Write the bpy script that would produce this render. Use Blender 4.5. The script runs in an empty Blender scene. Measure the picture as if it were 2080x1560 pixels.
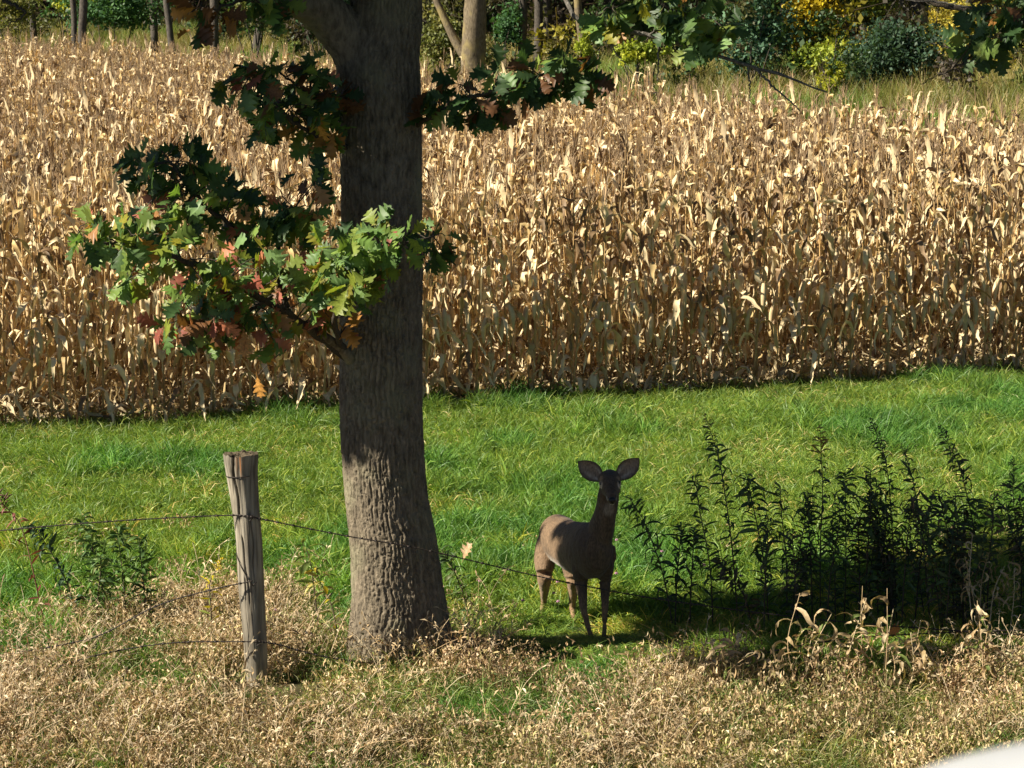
import bpy, math, random
import numpy as np
from mathutils import Vector, Matrix, Euler

random.seed(7)
rng = np.random.default_rng(7)
S = bpy.context.scene
COL = S.collection

# ------------------------------------------------------------------ camera, sky, sun
CAM_H = 4.0
FPX = 4550.0                       # focal length in pixels of a 2080 px wide picture
PITCH = math.atan(760 / FPX)
cam_d = bpy.data.cameras.new('camera')
cam = bpy.data.objects.new('camera', cam_d)
COL.objects.link(cam)
S.camera = cam
cam_d.sensor_width = 36
cam_d.lens = 36 * FPX / 2080
cam_d.clip_start = 0.05
cam_d.clip_end = 2000
cam.location = (0, 0, CAM_H)
cam.rotation_euler = (math.pi / 2 - PITCH, 0, 0)
cam_d.dof.use_dof = True
cam_d.dof.focus_distance = 14.2
cam_d.dof.aperture_fstop = 17

SUN_AZ = math.radians(74)          # to the left of straight behind the camera
SUN_EL = math.radians(35)
SD = np.array([-math.sin(SUN_AZ) * math.cos(SUN_EL), -math.cos(SUN_AZ) * math.cos(SUN_EL), math.sin(SUN_EL)])
sun_d = bpy.data.lights.new('sun', 'SUN')
sun_d.energy = 5.0
sun_d.angle = math.radians(0.5)
sun_d.color = (1.0, 0.92, 0.76)
sun = bpy.data.objects.new('sun', sun_d)
COL.objects.link(sun)
sun.rotation_euler = Vector(SD).to_track_quat('Z', 'Y').to_euler()
W = bpy.data.worlds.new('World')
S.world = W
W.use_nodes = True
wn = W.node_tree.nodes
sky = wn.new('ShaderNodeTexSky')
sky.sky_type = 'NISHITA'
sky.sun_disc = False
sky.air_density = 0.35
sky.dust_density = 0.2
sky.sun_elevation = SUN_EL
sky.sun_rotation = math.atan2(SD[0], SD[1])
W.node_tree.links.new(sky.outputs[0], wn['Background'].inputs[0])
wn['Background'].inputs[1].default_value = 0.05
S.view_settings.view_transform = 'Standard'
S.view_settings.look = 'None'
S.view_settings.exposure = 1.0
S.view_settings.gamma = 1
S.view_settings.use_curve_mapping = False

# ------------------------------------------------------------------ helpers
RIGHT = np.array([1.0, 0, 0])
FWD = np.array([0, math.cos(PITCH), -math.sin(PITCH)])
UP = np.array([0, math.sin(PITCH), math.cos(PITCH)])


def P(px, py, D):
    """world point seen at photo pixel (px, py) at distance D along +Y"""
    d = FWD + (px - 1040) / FPX * RIGHT - (py - 780) / FPX * UP
    return np.array([0, 0, CAM_H]) + d * (D / d[1])


def px_of(p):
    p = np.atleast_2d(p)
    r = p - np.array([0, 0, CAM_H])
    z = r @ FWD
    return 1040 + FPX * (r @ RIGHT) / z, 780 - FPX * (r @ UP) / z


def hsh(ix, iy, iz, seed):
    h = (ix.astype(np.int64) * 374761393 + iy.astype(np.int64) * 668265263 + iz.astype(np.int64) * 2147483647 + seed * 974711) & 0xffffffff
    h = ((h ^ (h >> 13)) * 1274126177) & 0xffffffff
    h = ((h ^ (h >> 16)) * 2246822519) & 0xffffffff
    return ((h ^ (h >> 15)) & 0xffffff) / float(0xffffff)


def noise(x, y, z=0.0, seed=0):
    x, y, z = np.broadcast_arrays(np.asarray(x, float), np.asarray(y, float), np.asarray(z, float))
    ix, iy, iz = np.floor(x), np.floor(y), np.floor(z)
    fx, fy, fz = x - ix, y - iy, z - iz
    fx, fy, fz = [f * f * (3 - 2 * f) for f in (fx, fy, fz)]
    out = 0
    for dx in (0, 1):
        for dy in (0, 1):
            for dz in (0, 1):
                w = (fx if dx else 1 - fx) * (fy if dy else 1 - fy) * (fz if dz else 1 - fz)
                out = out + w * hsh(ix + dx, iy + dy, iz + dz, seed)
    return out


def fbm(x, y, z=0.0, seed=0, o=3):
    a, s, t = 1.0, 0.0, 0.0
    for i in range(o):
        s = s + a * noise(np.asarray(x) * 2 ** i, np.asarray(y) * 2 ** i, np.asarray(z) * 2 ** i, seed + i * 17)
        t += a
        a *= 0.5
    return s / t


def sstep(a, b, x):
    t = np.clip((np.asarray(x, float) - a) / (b - a), 0, 1)
    return t * t * (3 - 2 * t)


def unit(v):
    v = np.asarray(v, float)
    return v / (np.linalg.norm(v, axis=-1, keepdims=True) + 1e-9)


def terrain(x, y):
    x, y = np.asarray(x, float), np.asarray(y, float)
    z = -0.12 * sstep(13.75, 14.65, y)
    z = z + 0.023 * np.maximum(0, y - 25) * sstep(24, 30, y)
    e = y - np.minimum(48.6 - 1.5 * x, 68)
    ec = np.clip(e, 0, 110)
    z = z + 0.085 * ec * sstep(-2, 8, e)
    z = z + 0.05 * (fbm(x * 0.8, y * 0.8, 0, 3) - 0.5) * sstep(14.6, 16, y)
    z = z - 0.30 * sstep(12.2, 9.0, y) - 0.5 * sstep(6, 1, y)
    return z


def mk_mesh(name, V, F, mat=None, col=None, smooth=True):
    """V (n,3), F list of faces or (m,k) array; col (n,3) albedo per vertex"""
    me = bpy.data.meshes.new(name)
    V = np.asarray(V, np.float32)
    if isinstance(F, np.ndarray):
        m, k = F.shape
        me.vertices.add(len(V))
        me.vertices.foreach_set('co', V.ravel())
        me.loops.add(m * k)
        me.loops.foreach_set('vertex_index', F.astype(np.int32).ravel())
        me.polygons.add(m)
        me.polygons.foreach_set('loop_start', np.arange(0, m * k, k, dtype=np.int32))
        me.update(calc_edges=True)
    else:
        me.from_pydata(V.tolist(), [], F)
    if smooth:
        me.polygons.foreach_set('use_smooth', np.ones(len(me.polygons), bool))
    if col is not None:
        a = me.attributes.new('Col', 'FLOAT_COLOR', 'POINT')
        c = np.ones((len(V), 4), np.float32)
        c[:, :3] = col
        a.data.foreach_set('color', c.ravel())
    if mat:
        me.materials.append(mat)
    me.update()
    return me


class MB:
    """collects pieces (vertices, quads, colours) into one mesh"""
    def __init__(self):
        self.V, self.F, self.C, self.n = [], [], [], 0

    def add(self, V, F, c=(1, 1, 1)):
        V = np.asarray(V, float)
        F = np.asarray(F)
        if F.shape[1] == 3:
            F = np.concatenate([F, F[:, 2:]], 1)
        self.V.append(V)
        self.F.append(F + self.n)
        self.C.append(np.broadcast_to(np.asarray(c, float), (len(V), 3)))
        self.n += len(V)

    def build(self, name, mat):
        V, F, C = np.concatenate(self.V), np.concatenate(self.F), np.concatenate(self.C)
        tri = F[:, 2] == F[:, 3]
        if tri.any():
            FL = [tuple(f[:3]) if t else tuple(f) for f, t in zip(F.tolist(), tri)]
            return mk_mesh(name, V, FL, mat, C)
        return mk_mesh(name, V, F, mat, C)


def obj(name, me, parent=None, loc=None):
    o = bpy.data.objects.new(name, me)
    COL.objects.link(o)
    if parent:
        o.parent = parent
    if loc is not None:
        o.location = loc
    return o


def tag(o, label=None, cat=None, group=None, kind=None):
    if label: o['label'] = label
    if cat: o['category'] = cat
    if group: o['group'] = group
    if kind: o['kind'] = kind
    return o


def thing(name, loc, label, cat, group=None, rz=0):
    o = bpy.data.objects.new(name, None)
    o.empty_display_size = 0.1
    COL.objects.link(o)
    o.location = loc
    o.rotation_euler = (0, 0, rz)
    return tag(o, label, cat, group)


def frames(pts):
    pts = np.asarray(pts, float)
    T = unit(np.gradient(pts, axis=0))
    n = np.cross(T[0], [0.31, 0.17, 0.93])
    if np.linalg.norm(n) < 1e-3:
        n = np.cross(T[0], [1, 0, 0])
    n = unit(n)
    N = []
    for t in T:
        n = unit(n - t * np.dot(n, t))
        N.append(n)
    N = np.array(N)
    return T, N, np.cross(T, N)


def tube(pts, rad, k=8, cap=True):
    pts = np.asarray(pts, float)
    rad = np.broadcast_to(np.asarray(rad, float), (len(pts),))
    T, N, B = frames(pts)
    a = np.linspace(0, 2 * math.pi, k, endpoint=False)
    V = pts[:, None] + rad[:, None, None] * (np.cos(a)[None, :, None] * N[:, None] + np.sin(a)[None, :, None] * B[:, None])
    n = len(pts)
    i, j = np.meshgrid(np.arange(n - 1), np.arange(k), indexing='ij')
    j2 = (j + 1) % k
    F = np.stack([i * k + j, i * k + j2, (i + 1) * k + j2, (i + 1) * k + j], -1).reshape(-1, 4)
    V = V.reshape(-1, 3)
    if cap:
        V = np.concatenate([V, pts[:1] - T[:1] * rad[0] * 0.3, pts[-1:] + T[-1:] * rad[-1] * 0.3])
        b, t = len(V) - 2, len(V) - 1
        jj = np.arange(k)
        j2 = (jj + 1) % k
        F = np.concatenate([F, np.stack([j2, jj, np.full(k, b), np.full(k, b)], -1),
                            np.stack([(n - 1) * k + jj, (n - 1) * k + j2, np.full(k, t), np.full(k, t)], -1)])
    return V, F


def spline(pts, n):
    """Catmull-Rom resample of control rows (any number of columns)"""
    pts = np.asarray(pts, float)
    p = np.concatenate([[2 * pts[0] - pts[1]], pts, [2 * pts[-1] - pts[-2]]])
    out = []
    m = len(pts) - 1
    for u in np.linspace(0, m - 1e-6, n):
        i = int(u)
        t = u - i
        a, b, c, d = p[i:i + 4]
        out.append(0.5 * (2 * b + (c - a) * t + (2 * a - 5 * b + 4 * c - d) * t * t + (3 * b - a - 3 * c + d) * t ** 3))
    return np.array(out)


def strip(pts, wid, nor, fold=0.25, rows3=True):
    """leaf blade: centre line pts, half widths, surface normals"""
    pts = np.asarray(pts, float)
    T = unit(np.gradient(pts, axis=0))
    nor = np.broadcast_to(np.asarray(nor, float), pts.shape)
    side = unit(np.cross(T, nor))
    up = np.cross(side, T)
    w = np.asarray(wid, float)[:, None]
    n = len(pts)
    if rows3:
        V = np.stack([pts - side * w + up * w * fold, pts, pts + side * w + up * w * fold], 1).reshape(-1, 3)
        i = np.arange(n - 1) * 3
        F = np.concatenate([np.stack([i, i + 1, i + 4, i + 3], -1), np.stack([i + 1, i + 2, i + 5, i + 4], -1)])
    else:
        V = np.stack([pts - side * w, pts + side * w], 1).reshape(-1, 3)
        i = np.arange(n - 1) * 2
        F = np.stack([i, i + 1, i + 3, i + 2], -1)
    return V, F


# ------------------------------------------------------------------ materials
def newmat(name):
    m = bpy.data.materials.new(name)
    m.use_nodes = True
    nt = m.node_tree
    nt.nodes.clear()
    out = nt.nodes.new('ShaderNodeOutputMaterial')
    return m, nt, nt.nodes, nt.links, out


def mixrgb(nt, mode, fac, a, b):
    n = nt.nodes.new('ShaderNodeMix')
    n.data_type = 'RGBA'
    n.blend_type = mode
    for idx, v in ((0, fac), (6, a), (7, b)):
        if hasattr(v, 'links') or isinstance(v, bpy.types.NodeSocket):
            nt.links.new(v, n.inputs[idx])
        elif idx == 0:
            n.inputs[0].default_value = v
        else:
            n.inputs[idx].default_value = (*v, 1) if len(v) == 3 else v
    return n.outputs[2]


def foliage_mat(name, inst=False, rough=0.5, spec=0.3, transl=0.3, tcol=(1.1, 1.15, 0.5), mott=0.25, mscale=30):
    m, nt, N, L, out = newmat(name)
    at = N.new('ShaderNodeAttribute'); at.attribute_name = 'Col'
    if inst:
        a2 = N.new('ShaderNodeAttribute'); a2.attribute_type = 'INSTANCER'; a2.attribute_name = 'itint'
        t = a2.outputs['Color']
    else:
        oi = N.new('ShaderNodeObjectInfo')
        t = oi.outputs['Color']
    c = mixrgb(nt, 'MULTIPLY', 1.0, at.outputs['Color'], t)
    if mott:
        tc = N.new('ShaderNodeTexCoord')
        nz = N.new('ShaderNodeTexNoise'); nz.inputs['Scale'].default_value = mscale; nz.inputs['Detail'].default_value = 3
        L.new(tc.outputs['Object'], nz.inputs['Vector'])
        mr = N.new('ShaderNodeMapRange')
        mr.inputs[1].default_value = 0.3; mr.inputs[2].default_value = 0.7
        mr.inputs[3].default_value = 1 - mott; mr.inputs[4].default_value = 1 + mott
        L.new(nz.outputs[0], mr.inputs[0])
        hv = N.new('ShaderNodeHueSaturation')
        L.new(c, hv.inputs['Color']); L.new(mr.outputs[0], hv.inputs['Value'])
        c = hv.outputs[0]
    bs = N.new('ShaderNodeBsdfPrincipled')
    L.new(c, bs.inputs['Base Color'])
    bs.inputs['Roughness'].default_value = rough
    bs.inputs['Specular IOR Level'].default_value = spec
    if transl:
        tr = N.new('ShaderNodeBsdfTranslucent')
        L.new(mixrgb(nt, 'MULTIPLY', 1.0, c, tcol), tr.inputs['Color'])
        mx = N.new('ShaderNodeMixShader'); mx.inputs[0].default_value = transl
        L.new(bs.outputs[0], mx.inputs[1]); L.new(tr.outputs[0], mx.inputs[2])
        L.new(mx.outputs[0], out.inputs[0])
    else:
        L.new(bs.outputs[0], out.inputs[0])
    return m


M_oak = foliage_mat('oak_leaf', rough=0.45, spec=0.3, transl=0.38, mott=0.3, mscale=14)
M_corn = foliage_mat('corn_dry', rough=0.55, spec=0.3, transl=0.1, tcol=(1.1, 0.9, 0.6), mott=0.18, mscale=9)
M_corn_i = foliage_mat('corn_dry_mass', inst=True, rough=0.55, spec=0.3, transl=0.1, tcol=(1.1, 0.9, 0.6), mott=0.18, mscale=9)
M_grass_i = foliage_mat('grass_blades', inst=True, rough=0.45, spec=0.35, transl=0.33, mott=0)
M_dry_i = foliage_mat('dry_litter', inst=True, rough=0.6, spec=0.2, transl=0.2, tcol=(1.1, 0.95, 0.6), mott=0.15, mscale=60)
M_weed = foliage_mat('weed_leaf', rough=0.5, spec=0.3, transl=0.25, mott=0.2, mscale=20)
M_shrub = foliage_mat('shrub_leaf', rough=0.5, spec=0.25, transl=0.3, mott=0)
M_shrub_i = foliage_mat('woods_leaf', inst=True, rough=0.5, spec=0.25, transl=0.3, mott=0)
M_stem = foliage_mat('plant_stem', rough=0.7, spec=0.2, transl=0, mott=0.25, mscale=15)


def bark_mat(name, dark, light, lich=None, scale=1.0, bump=0.6):
    m, nt, N, L, out = newmat(name)
    tc = N.new('ShaderNodeTexCoord')
    mp = N.new('ShaderNodeMapping'); mp.inputs['Scale'].default_value = (9 * scale, 9 * scale, 3.2 * scale)
    L.new(tc.outputs['Object'], mp.inputs[0])
    n1 = N.new('ShaderNodeTexNoise'); n1.inputs['Scale'].default_value = 3.5; n1.inputs['Detail'].default_value = 8; n1.inputs['Roughness'].default_value = 0.65
    L.new(mp.outputs[0], n1.inputs['Vector'])
    n2 = N.new('ShaderNodeTexNoise'); n2.inputs['Scale'].default_value = 60 * scale; n2.inputs['Detail'].default_value = 4
    L.new(tc.outputs['Object'], n2.inputs['Vector'])
    cr = N.new('ShaderNodeValToRGB')
    cr.color_ramp.elements[0].position = 0.3; cr.color_ramp.elements[0].color = (*dark, 1)
    cr.color_ramp.elements[1].position = 0.68; cr.color_ramp.elements[1].color = (*light, 1)
    L.new(n1.outputs[0], cr.inputs[0])
    c = cr.outputs[0]
    if lich:
        n3 = N.new('ShaderNodeTexNoise'); n3.inputs['Scale'].default_value = 3.0; n3.inputs['Detail'].default_value = 6
        L.new(tc.outputs['Object'], n3.inputs['Vector'])
        r3 = N.new('ShaderNodeMapRange'); r3.inputs[1].default_value = 0.5; r3.inputs[2].default_value = 0.66; r3.inputs[4].default_value = 0.7
        L.new(n3.outputs[0], r3.inputs[0])
        c = mixrgb(nt, 'MIX', r3.outputs[0], c, lich)
    ad = N.new('ShaderNodeMath'); ad.operation = 'MULTIPLY_ADD'; ad.inputs[1].default_value = 0.35
    L.new(n2.outputs[0], ad.inputs[0]); L.new(n1.outputs[0], ad.inputs[2])
    bp = N.new('ShaderNodeBump'); bp.inputs['Strength'].default_value = bump; bp.inputs['Distance'].default_value = 0.02
    L.new(ad.outputs[0], bp.inputs['Height'])
    bs = N.new('ShaderNodeBsdfPrincipled'); bs.inputs['Roughness'].default_value = 0.9; bs.inputs['Specular IOR Level'].default_value = 0.15
    L.new(c, bs.inputs['Base Color']); L.new(bp.outputs[0], bs.inputs['Normal'])
    L.new(bs.outputs[0], out.inputs[0])
    return m


M_bark = bark_mat('oak_bark', (0.07, 0.058, 0.042), (0.28, 0.23, 0.165), (0.25, 0.235, 0.15), bump=0.9)
M_twig = bark_mat('twig_bark', (0.04, 0.033, 0.026), (0.11, 0.09, 0.07), scale=3)
M_deadtwig = bark_mat('dead_twig_bark', (0.06, 0.05, 0.04), (0.25, 0.23, 0.2), scale=2)
M_wood = bark_mat('grey_trunk_bark', (0.04, 0.035, 0.03), (0.14, 0.12, 0.10), scale=1)
M_lichen = bark_mat('lichen_bark', (0.07, 0.055, 0.035), (0.25, 0.20, 0.13), (0.30, 0.24, 0.10), scale=1)


def solid_mat(name, col, rough=0.5, metal=0.0, spec=0.5, coat=0.0):
    m, nt, N, L, out = newmat(name)
    bs = N.new('ShaderNodeBsdfPrincipled')
    nz = N.new('ShaderNodeTexNoise'); nz.inputs['Scale'].default_value = 40
    tc = N.new('ShaderNodeTexCoord'); L.new(tc.outputs['Object'], nz.inputs['Vector'])
    L.new(mixrgb(nt, 'MIX', nz.outputs[0], [c * 0.9 for c in col], [min(1, c * 1.1) for c in col]), bs.inputs['Base Color'])
    bs.inputs['Roughness'].default_value = rough
    bs.inputs['Metallic'].default_value = metal
    bs.inputs['Specular IOR Level'].default_value = spec
    bs.inputs['Coat Weight'].default_value = coat
    L.new(bs.outputs[0], out.inputs[0])
    return m


def gn_instancer(name, variants, pts, rot, scl, idx, tint):
    """one object carrying instances of the variant meshes at the given points"""
    coll = bpy.data.collections.new(name + '_kinds')
    for i, me in enumerate(variants):
        o = bpy.data.objects.new('kind_%03d_%s' % (i, name), me)
        coll.objects.link(o)
    me = bpy.data.meshes.new(name)
    n = len(pts)
    me.vertices.add(n)
    me.vertices.foreach_set('co', np.asarray(pts, np.float32).ravel())

    def att(nm, typ, key, arr):
        a = me.attributes.new(nm, typ, 'POINT')
        a.data.foreach_set(key, np.asarray(arr).ravel())
    att('irot', 'FLOAT_VECTOR', 'vector', np.asarray(rot, np.float32))
    att('iscl', 'FLOAT_VECTOR', 'vector', np.asarray(scl, np.float32))
    att('iidx', 'INT', 'value', np.asarray(idx, np.int32))
    att('itint', 'FLOAT_VECTOR', 'vector', np.asarray(tint, np.float32))
    me.update()
    o = obj(name, me)
    ng = bpy.data.node_groups.new(name, 'GeometryNodeTree')
    ng.interface.new_socket('Geometry', in_out='INPUT', socket_type='NodeSocketGeometry')
    ng.interface.new_socket('Geometry', in_out='OUTPUT', socket_type='NodeSocketGeometry')
    N, L = ng.nodes, ng.links
    gi, go = N.new('NodeGroupInput'), N.new('NodeGroupOutput')
    ci = N.new('GeometryNodeCollectionInfo')
    ci.inputs['Collection'].default_value = coll
    ci.inputs['Separate Children'].default_value = True
    ci.inputs['Reset Children'].default_value = True
    ip = N.new('GeometryNodeInstanceOnPoints')
    ip.inputs['Pick Instance'].default_value = True

    def na(nm, t):
        a = N.new('GeometryNodeInputNamedAttribute')
        a.data_type = t
        a.inputs[0].default_value = nm
        return a.outputs[0]
    er = N.new('FunctionNodeEulerToRotation')
    L.new(na('irot', 'FLOAT_VECTOR'), er.inputs[0])
    L.new(gi.outputs[0], ip.inputs['Points'])
    L.new(ci.outputs[0], ip.inputs['Instance'])
    L.new(na('iidx', 'INT'), ip.inputs['Instance Index'])
    L.new(er.outputs[0], ip.inputs['Rotation'])
    L.new(na('iscl', 'FLOAT_VECTOR'), ip.inputs['Scale'])
    L.new(ip.outputs[0], go.inputs[0])
    md = o.modifiers.new('scatter', 'NODES')
    md.node_group = ng
    return o


def in_view(x, y, mx=0.9, extra=1.12):
    """inside the frustum plus a margin for a camera that steps aside"""
    return np.abs(x) < (1040 / FPX * y) * extra + mx


# ------------------------------------------------------------------ ground
def front_edge(x):                # near edge of the corn field
    return 23.2 + 0.32 * x


def back_edge(x):                 # far edge of the corn field
    return np.minimum(48.6 - 1.5 * np.asarray(x), 68)


DRY_B = np.array([[-400, 1350], [0, 1340], [150, 1320], [260, 1245], [450, 1180], [650, 1205], [720, 1300], [900, 1285], [1000, 1310],
                  [1150, 1350], [1250, 1360], [1350, 1375], [1700, 1390], [1900, 1370], [2080, 1330], [2600, 1300]], float)


def dryness(x, y):
    z = terrain(x, y)
    px, py = px_of(np.stack([x, y, z], -1))
    yb = np.interp(px, DRY_B[:, 0], DRY_B[:, 1])
    nz = fbm(x * 1.6, y * 1.6, 0, 51) - 0.5
    return sstep(-60, 70, py - yb + nz * 150)


gx = np.concatenate([np.linspace(-400, -22, 30), np.linspace(-20, 20, 161), np.linspace(22, 400, 30)])
gy = np.concatenate([np.linspace(-20, 8, 12), np.linspace(9, 28, 130), np.linspace(28.5, 110, 90), np.linspace(114, 900, 40)])
X, Y = np.meshgrid(gx, gy)
V = np.stack([X, Y, terrain(X, Y)], -1).reshape(-1, 3)
nx, ny = len(gx), len(gy)
i, j = np.meshgrid(np.arange(ny - 1), np.arange(nx - 1), indexing='ij')
F = np.stack([i * nx + j, i * nx + j + 1, (i + 1) * nx + j + 1, (i + 1) * nx + j], -1).reshape(-1, 4)
xf, yf = V[:, 0], V[:, 1]
incorn = sstep(-0.3, 0.3, yf - front_edge(xf)) * (1 - sstep(-0.5, 0.8, yf - back_edge(xf)))
woods = sstep(8, 12, yf - back_edge(xf))
dr = dryness(xf, yf)
c = np.array([0.05, 0.075, 0.02]) * (1 - dr[:, None]) + np.array([0.07, 0.06, 0.03]) * dr[:, None]
c = c * (1 - incorn[:, None]) + np.array([0.045, 0.032, 0.022]) * incorn[:, None]
beyond = sstep(0, 1, yf - back_edge(xf))[:, None]
c = c * (1 - beyond) + np.array([0.12, 0.11, 0.04]) * beyond
c = c * (1 - woods[:, None]) + np.array([0.07, 0.05, 0.03]) * woods[:, None]
m, nt, N, L, out = newmat('soil_and_thatch')
at = N.new('ShaderNodeAttribute'); at.attribute_name = 'Col'
nz = N.new('ShaderNodeTexNoise'); nz.inputs['Scale'].default_value = 9; nz.inputs['Detail'].default_value = 8
tc = N.new('ShaderNodeTexCoord'); L.new(tc.outputs['Object'], nz.inputs['Vector'])
mr = N.new('ShaderNodeMapRange'); mr.inputs[1].default_value = 0.3; mr.inputs[2].default_value = 0.7; mr.inputs[3].default_value = 0.5; mr.inputs[4].default_value = 1.5
L.new(nz.outputs[0], mr.inputs[0])
hv = N.new('ShaderNodeHueSaturation'); L.new(at.outputs['Color'], hv.inputs['Color']); L.new(mr.outputs[0], hv.inputs['Value'])
bs = N.new('ShaderNodeBsdfPrincipled'); bs.inputs['Roughness'].default_value = 0.95; bs.inputs['Specular IOR Level'].default_value = 0.1
bp = N.new('ShaderNodeBump'); bp.inputs['Strength'].default_value = 0.6; bp.inputs['Distance'].default_value = 0.05
L.new(nz.outputs[0], bp.inputs['Height']); L.new(bp.outputs[0], bs.inputs['Normal'])
L.new(hv.outputs[0], bs.inputs['Base Color']); L.new(bs.outputs[0], out.inputs[0])
ground = obj('ground', mk_mesh('ground', V, F, m, c))
tag(ground, kind='structure')

# ------------------------------------------------------------------ oak tree
TD = 13.65
base = P(795, 1340, TD)
base[2] = float(terrain(base[0], base[1]))
oak = thing('oak_tree', base, 'big oak with furrowed bark and low branches of green and red leaves beside the deer', 'tree')


def wp(px, py, D=14.15):
    """point in tree coordinates; distances are given for a trunk at 14.15 and pulled to where it stands"""
    return P(px, py, D - (14.15 - TD) * min(1.0, max(0.0, (D - 12.4) / 1.75))) - base


# trunk: centre (px), half width (px) by height (py)
tr = np.array([  # py, px centre, half width px
    [1390, 806, 108], [1340, 807, 102], [1290, 808, 98], [1240, 808, 94], [1180, 805, 90], [1100, 798, 87], [1000, 784, 83], [880, 776, 82],
    [700, 773, 82], [500, 775, 80], [300, 773, 80], [190, 769, 82], [120, 768, 80], [60, 780, 72], [0, 785, 68], [-120, 790, 64], [-400, 800, 56], [-900, 815, 40], [-1500, 830, 20]], float)
nh, na_ = 800, 280
rows = spline(tr, 900)
hh = np.array([wp(r[1], r[0])[2] for r in rows])
cx = np.array([wp(r[1], r[0])[0] for r in rows])
hw = rows[:, 2] / (FPX / TD)
o_ = np.argsort(hh)
hs = np.concatenate([np.linspace(-0.15, 4.3, nh), np.linspace(4.34, hh.max(), 60)])
cxs, hws = np.interp(hs, hh[o_], cx[o_]), np.interp(hs, hh[o_], hw[o_])
th = np.linspace(0, 2 * math.pi, na_, endpoint=False)
TH, HS = np.meshgrid(th, hs)
R = np.repeat(hws[:, None], na_, 1)
ct, st = np.cos(TH), np.sin(TH)
# root flare as lobes near the ground, large slow bulges, then bark furrows
fl = np.exp(-np.maximum(HS, 0) / 0.28)
R = R * (1 + 0.24 * fl * (0.5 + 0.5 * np.cos(3 * TH + 0.6)) + 0.05 * (fbm(ct * 1.2, st * 1.2, HS * 0.7, 5) - 0.5))
R = R * (1 - 0.045 * np.exp(-((TH - 5.65) / 0.12) ** 2) * sstep(1.6, 0.4, HS))   # hollow between the two root ridges
u, v = ct * 0.265, st * 0.265
wrp = 0.045 * (fbm(u * 6, v * 6, HS * 4, 11) - 0.5)
w1 = fbm(u * 7, v * 7, HS * 5.5, 31, 4) - .5
w2 = fbm(u * 9, v * 9, HS * 7.5, 37, 4) - .5
s1 = np.abs(np.sin(27 * TH + 8 * w1))
s2 = np.abs(np.sin(38 * TH - 9 * w2 + 1.3))
br = np.abs(2 * noise(u * 30 + 3 * w1, v * 30, HS * 19 + 9 * w2, 43) - 1)     # cross breaks in the plates
g1_ = np.exp(-(s1 / .34) ** 2)
g2_ = np.exp(-(s2 / .26) ** 2) * sstep(.35, .6, noise(u * 8, v * 8, HS * 5, 47))
g3_ = np.exp(-(br / .16) ** 2)
r3 = noise(u * 150, v * 150, HS * 60, 23)
r4 = noise(u * 70, v * 70, HS * 30, 24)
pl = noise(u * 40, v * 40, HS * 7, 25)
fur = -np.maximum(np.maximum(g1_, .85 * g2_), .7 * g3_) + .22 * r3 + .34 * r4 + .4 * pl
R = R + fur * 0.016 * np.clip(.7 + .6 * noise(u * 3, v * 3, HS * 2, 26), .7, 1.2) + .004
V = np.stack([cxs[:, None] + R * ct, R * st, HS], -1).reshape(-1, 3)
n_ = len(hs)
i, j = np.meshgrid(np.arange(n_ - 1), np.arange(na_), indexing='ij')
j2 = (j + 1) % na_
F = np.stack([i * na_ + j, i * na_ + j2, (i + 1) * na_ + j2, (i + 1) * na_ + j], -1).reshape(-1, 4)
trunk = obj('trunk', mk_mesh('trunk', V, F, M_bark), oak)


def rough_limb(ctrl, n, k, amp=0.012, mat=M_bark, name='limb', parent=oak):
    s = spline(ctrl, n)
    V, F = tube(s[:, :3], s[:, 3], k)
    c = np.repeat(s[:, :3], k, 0)
    m_ = len(c)
    d = unit(V[:m_] - c)
    f = np.abs(2 * noise(V[:m_, 0] * 26, V[:m_, 1] * 26, V[:m_, 2] * 9, 61) - 1)
    V[:m_] += d * ((f - 0.5) * amp * np.minimum(1, np.repeat(s[:, 3], k) / 0.06))[:, None]
    return obj(name, mk_mesh(name, V, [tuple(q) if q[2] != q[3] else tuple(q[:3]) for q in F.tolist()], mat), parent)


def wr(px, py, D, r):
    return [*wp(px, py, D), r]


rough_limb([wr(772, 190, 14.15, .20), wr(745, 120, 14.12, .19), wr(702, 70, 14.05, .155), wr(655, 25, 13.9, .135), wr(600, -8, 13.7, .12),
            wr(520, -30, 13.4, .105), wr(380, -80, 13.0, .09), wr(180, -190, 12.6, .07), wr(-100, -330, 12.2, .04)], 90, 40, 0.02)
rough_limb([wr(790, -100, 14.15, .15), wr(900, -190, 14.0, .12), wr(1100, -260, 13.7, .10), wr(1400, -300, 13.3, .08), wr(1800, -250, 13.0, .06), wr(2150, -160, 12.9, .04)], 70, 24)
rough_limb([wr(800, -300, 14.15, .14), wr(700, -480, 13.6, .10), wr(500, -700, 12.9, .07), wr(200, -950, 12.3, .04)], 50, 20)
rough_limb([wr(805, -380, 14.15, .12), wr(950, -600, 14.4, .09), wr(1200, -800, 14.6, .06), wr(1500, -1000, 14.6, .03)], 50, 20)

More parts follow.
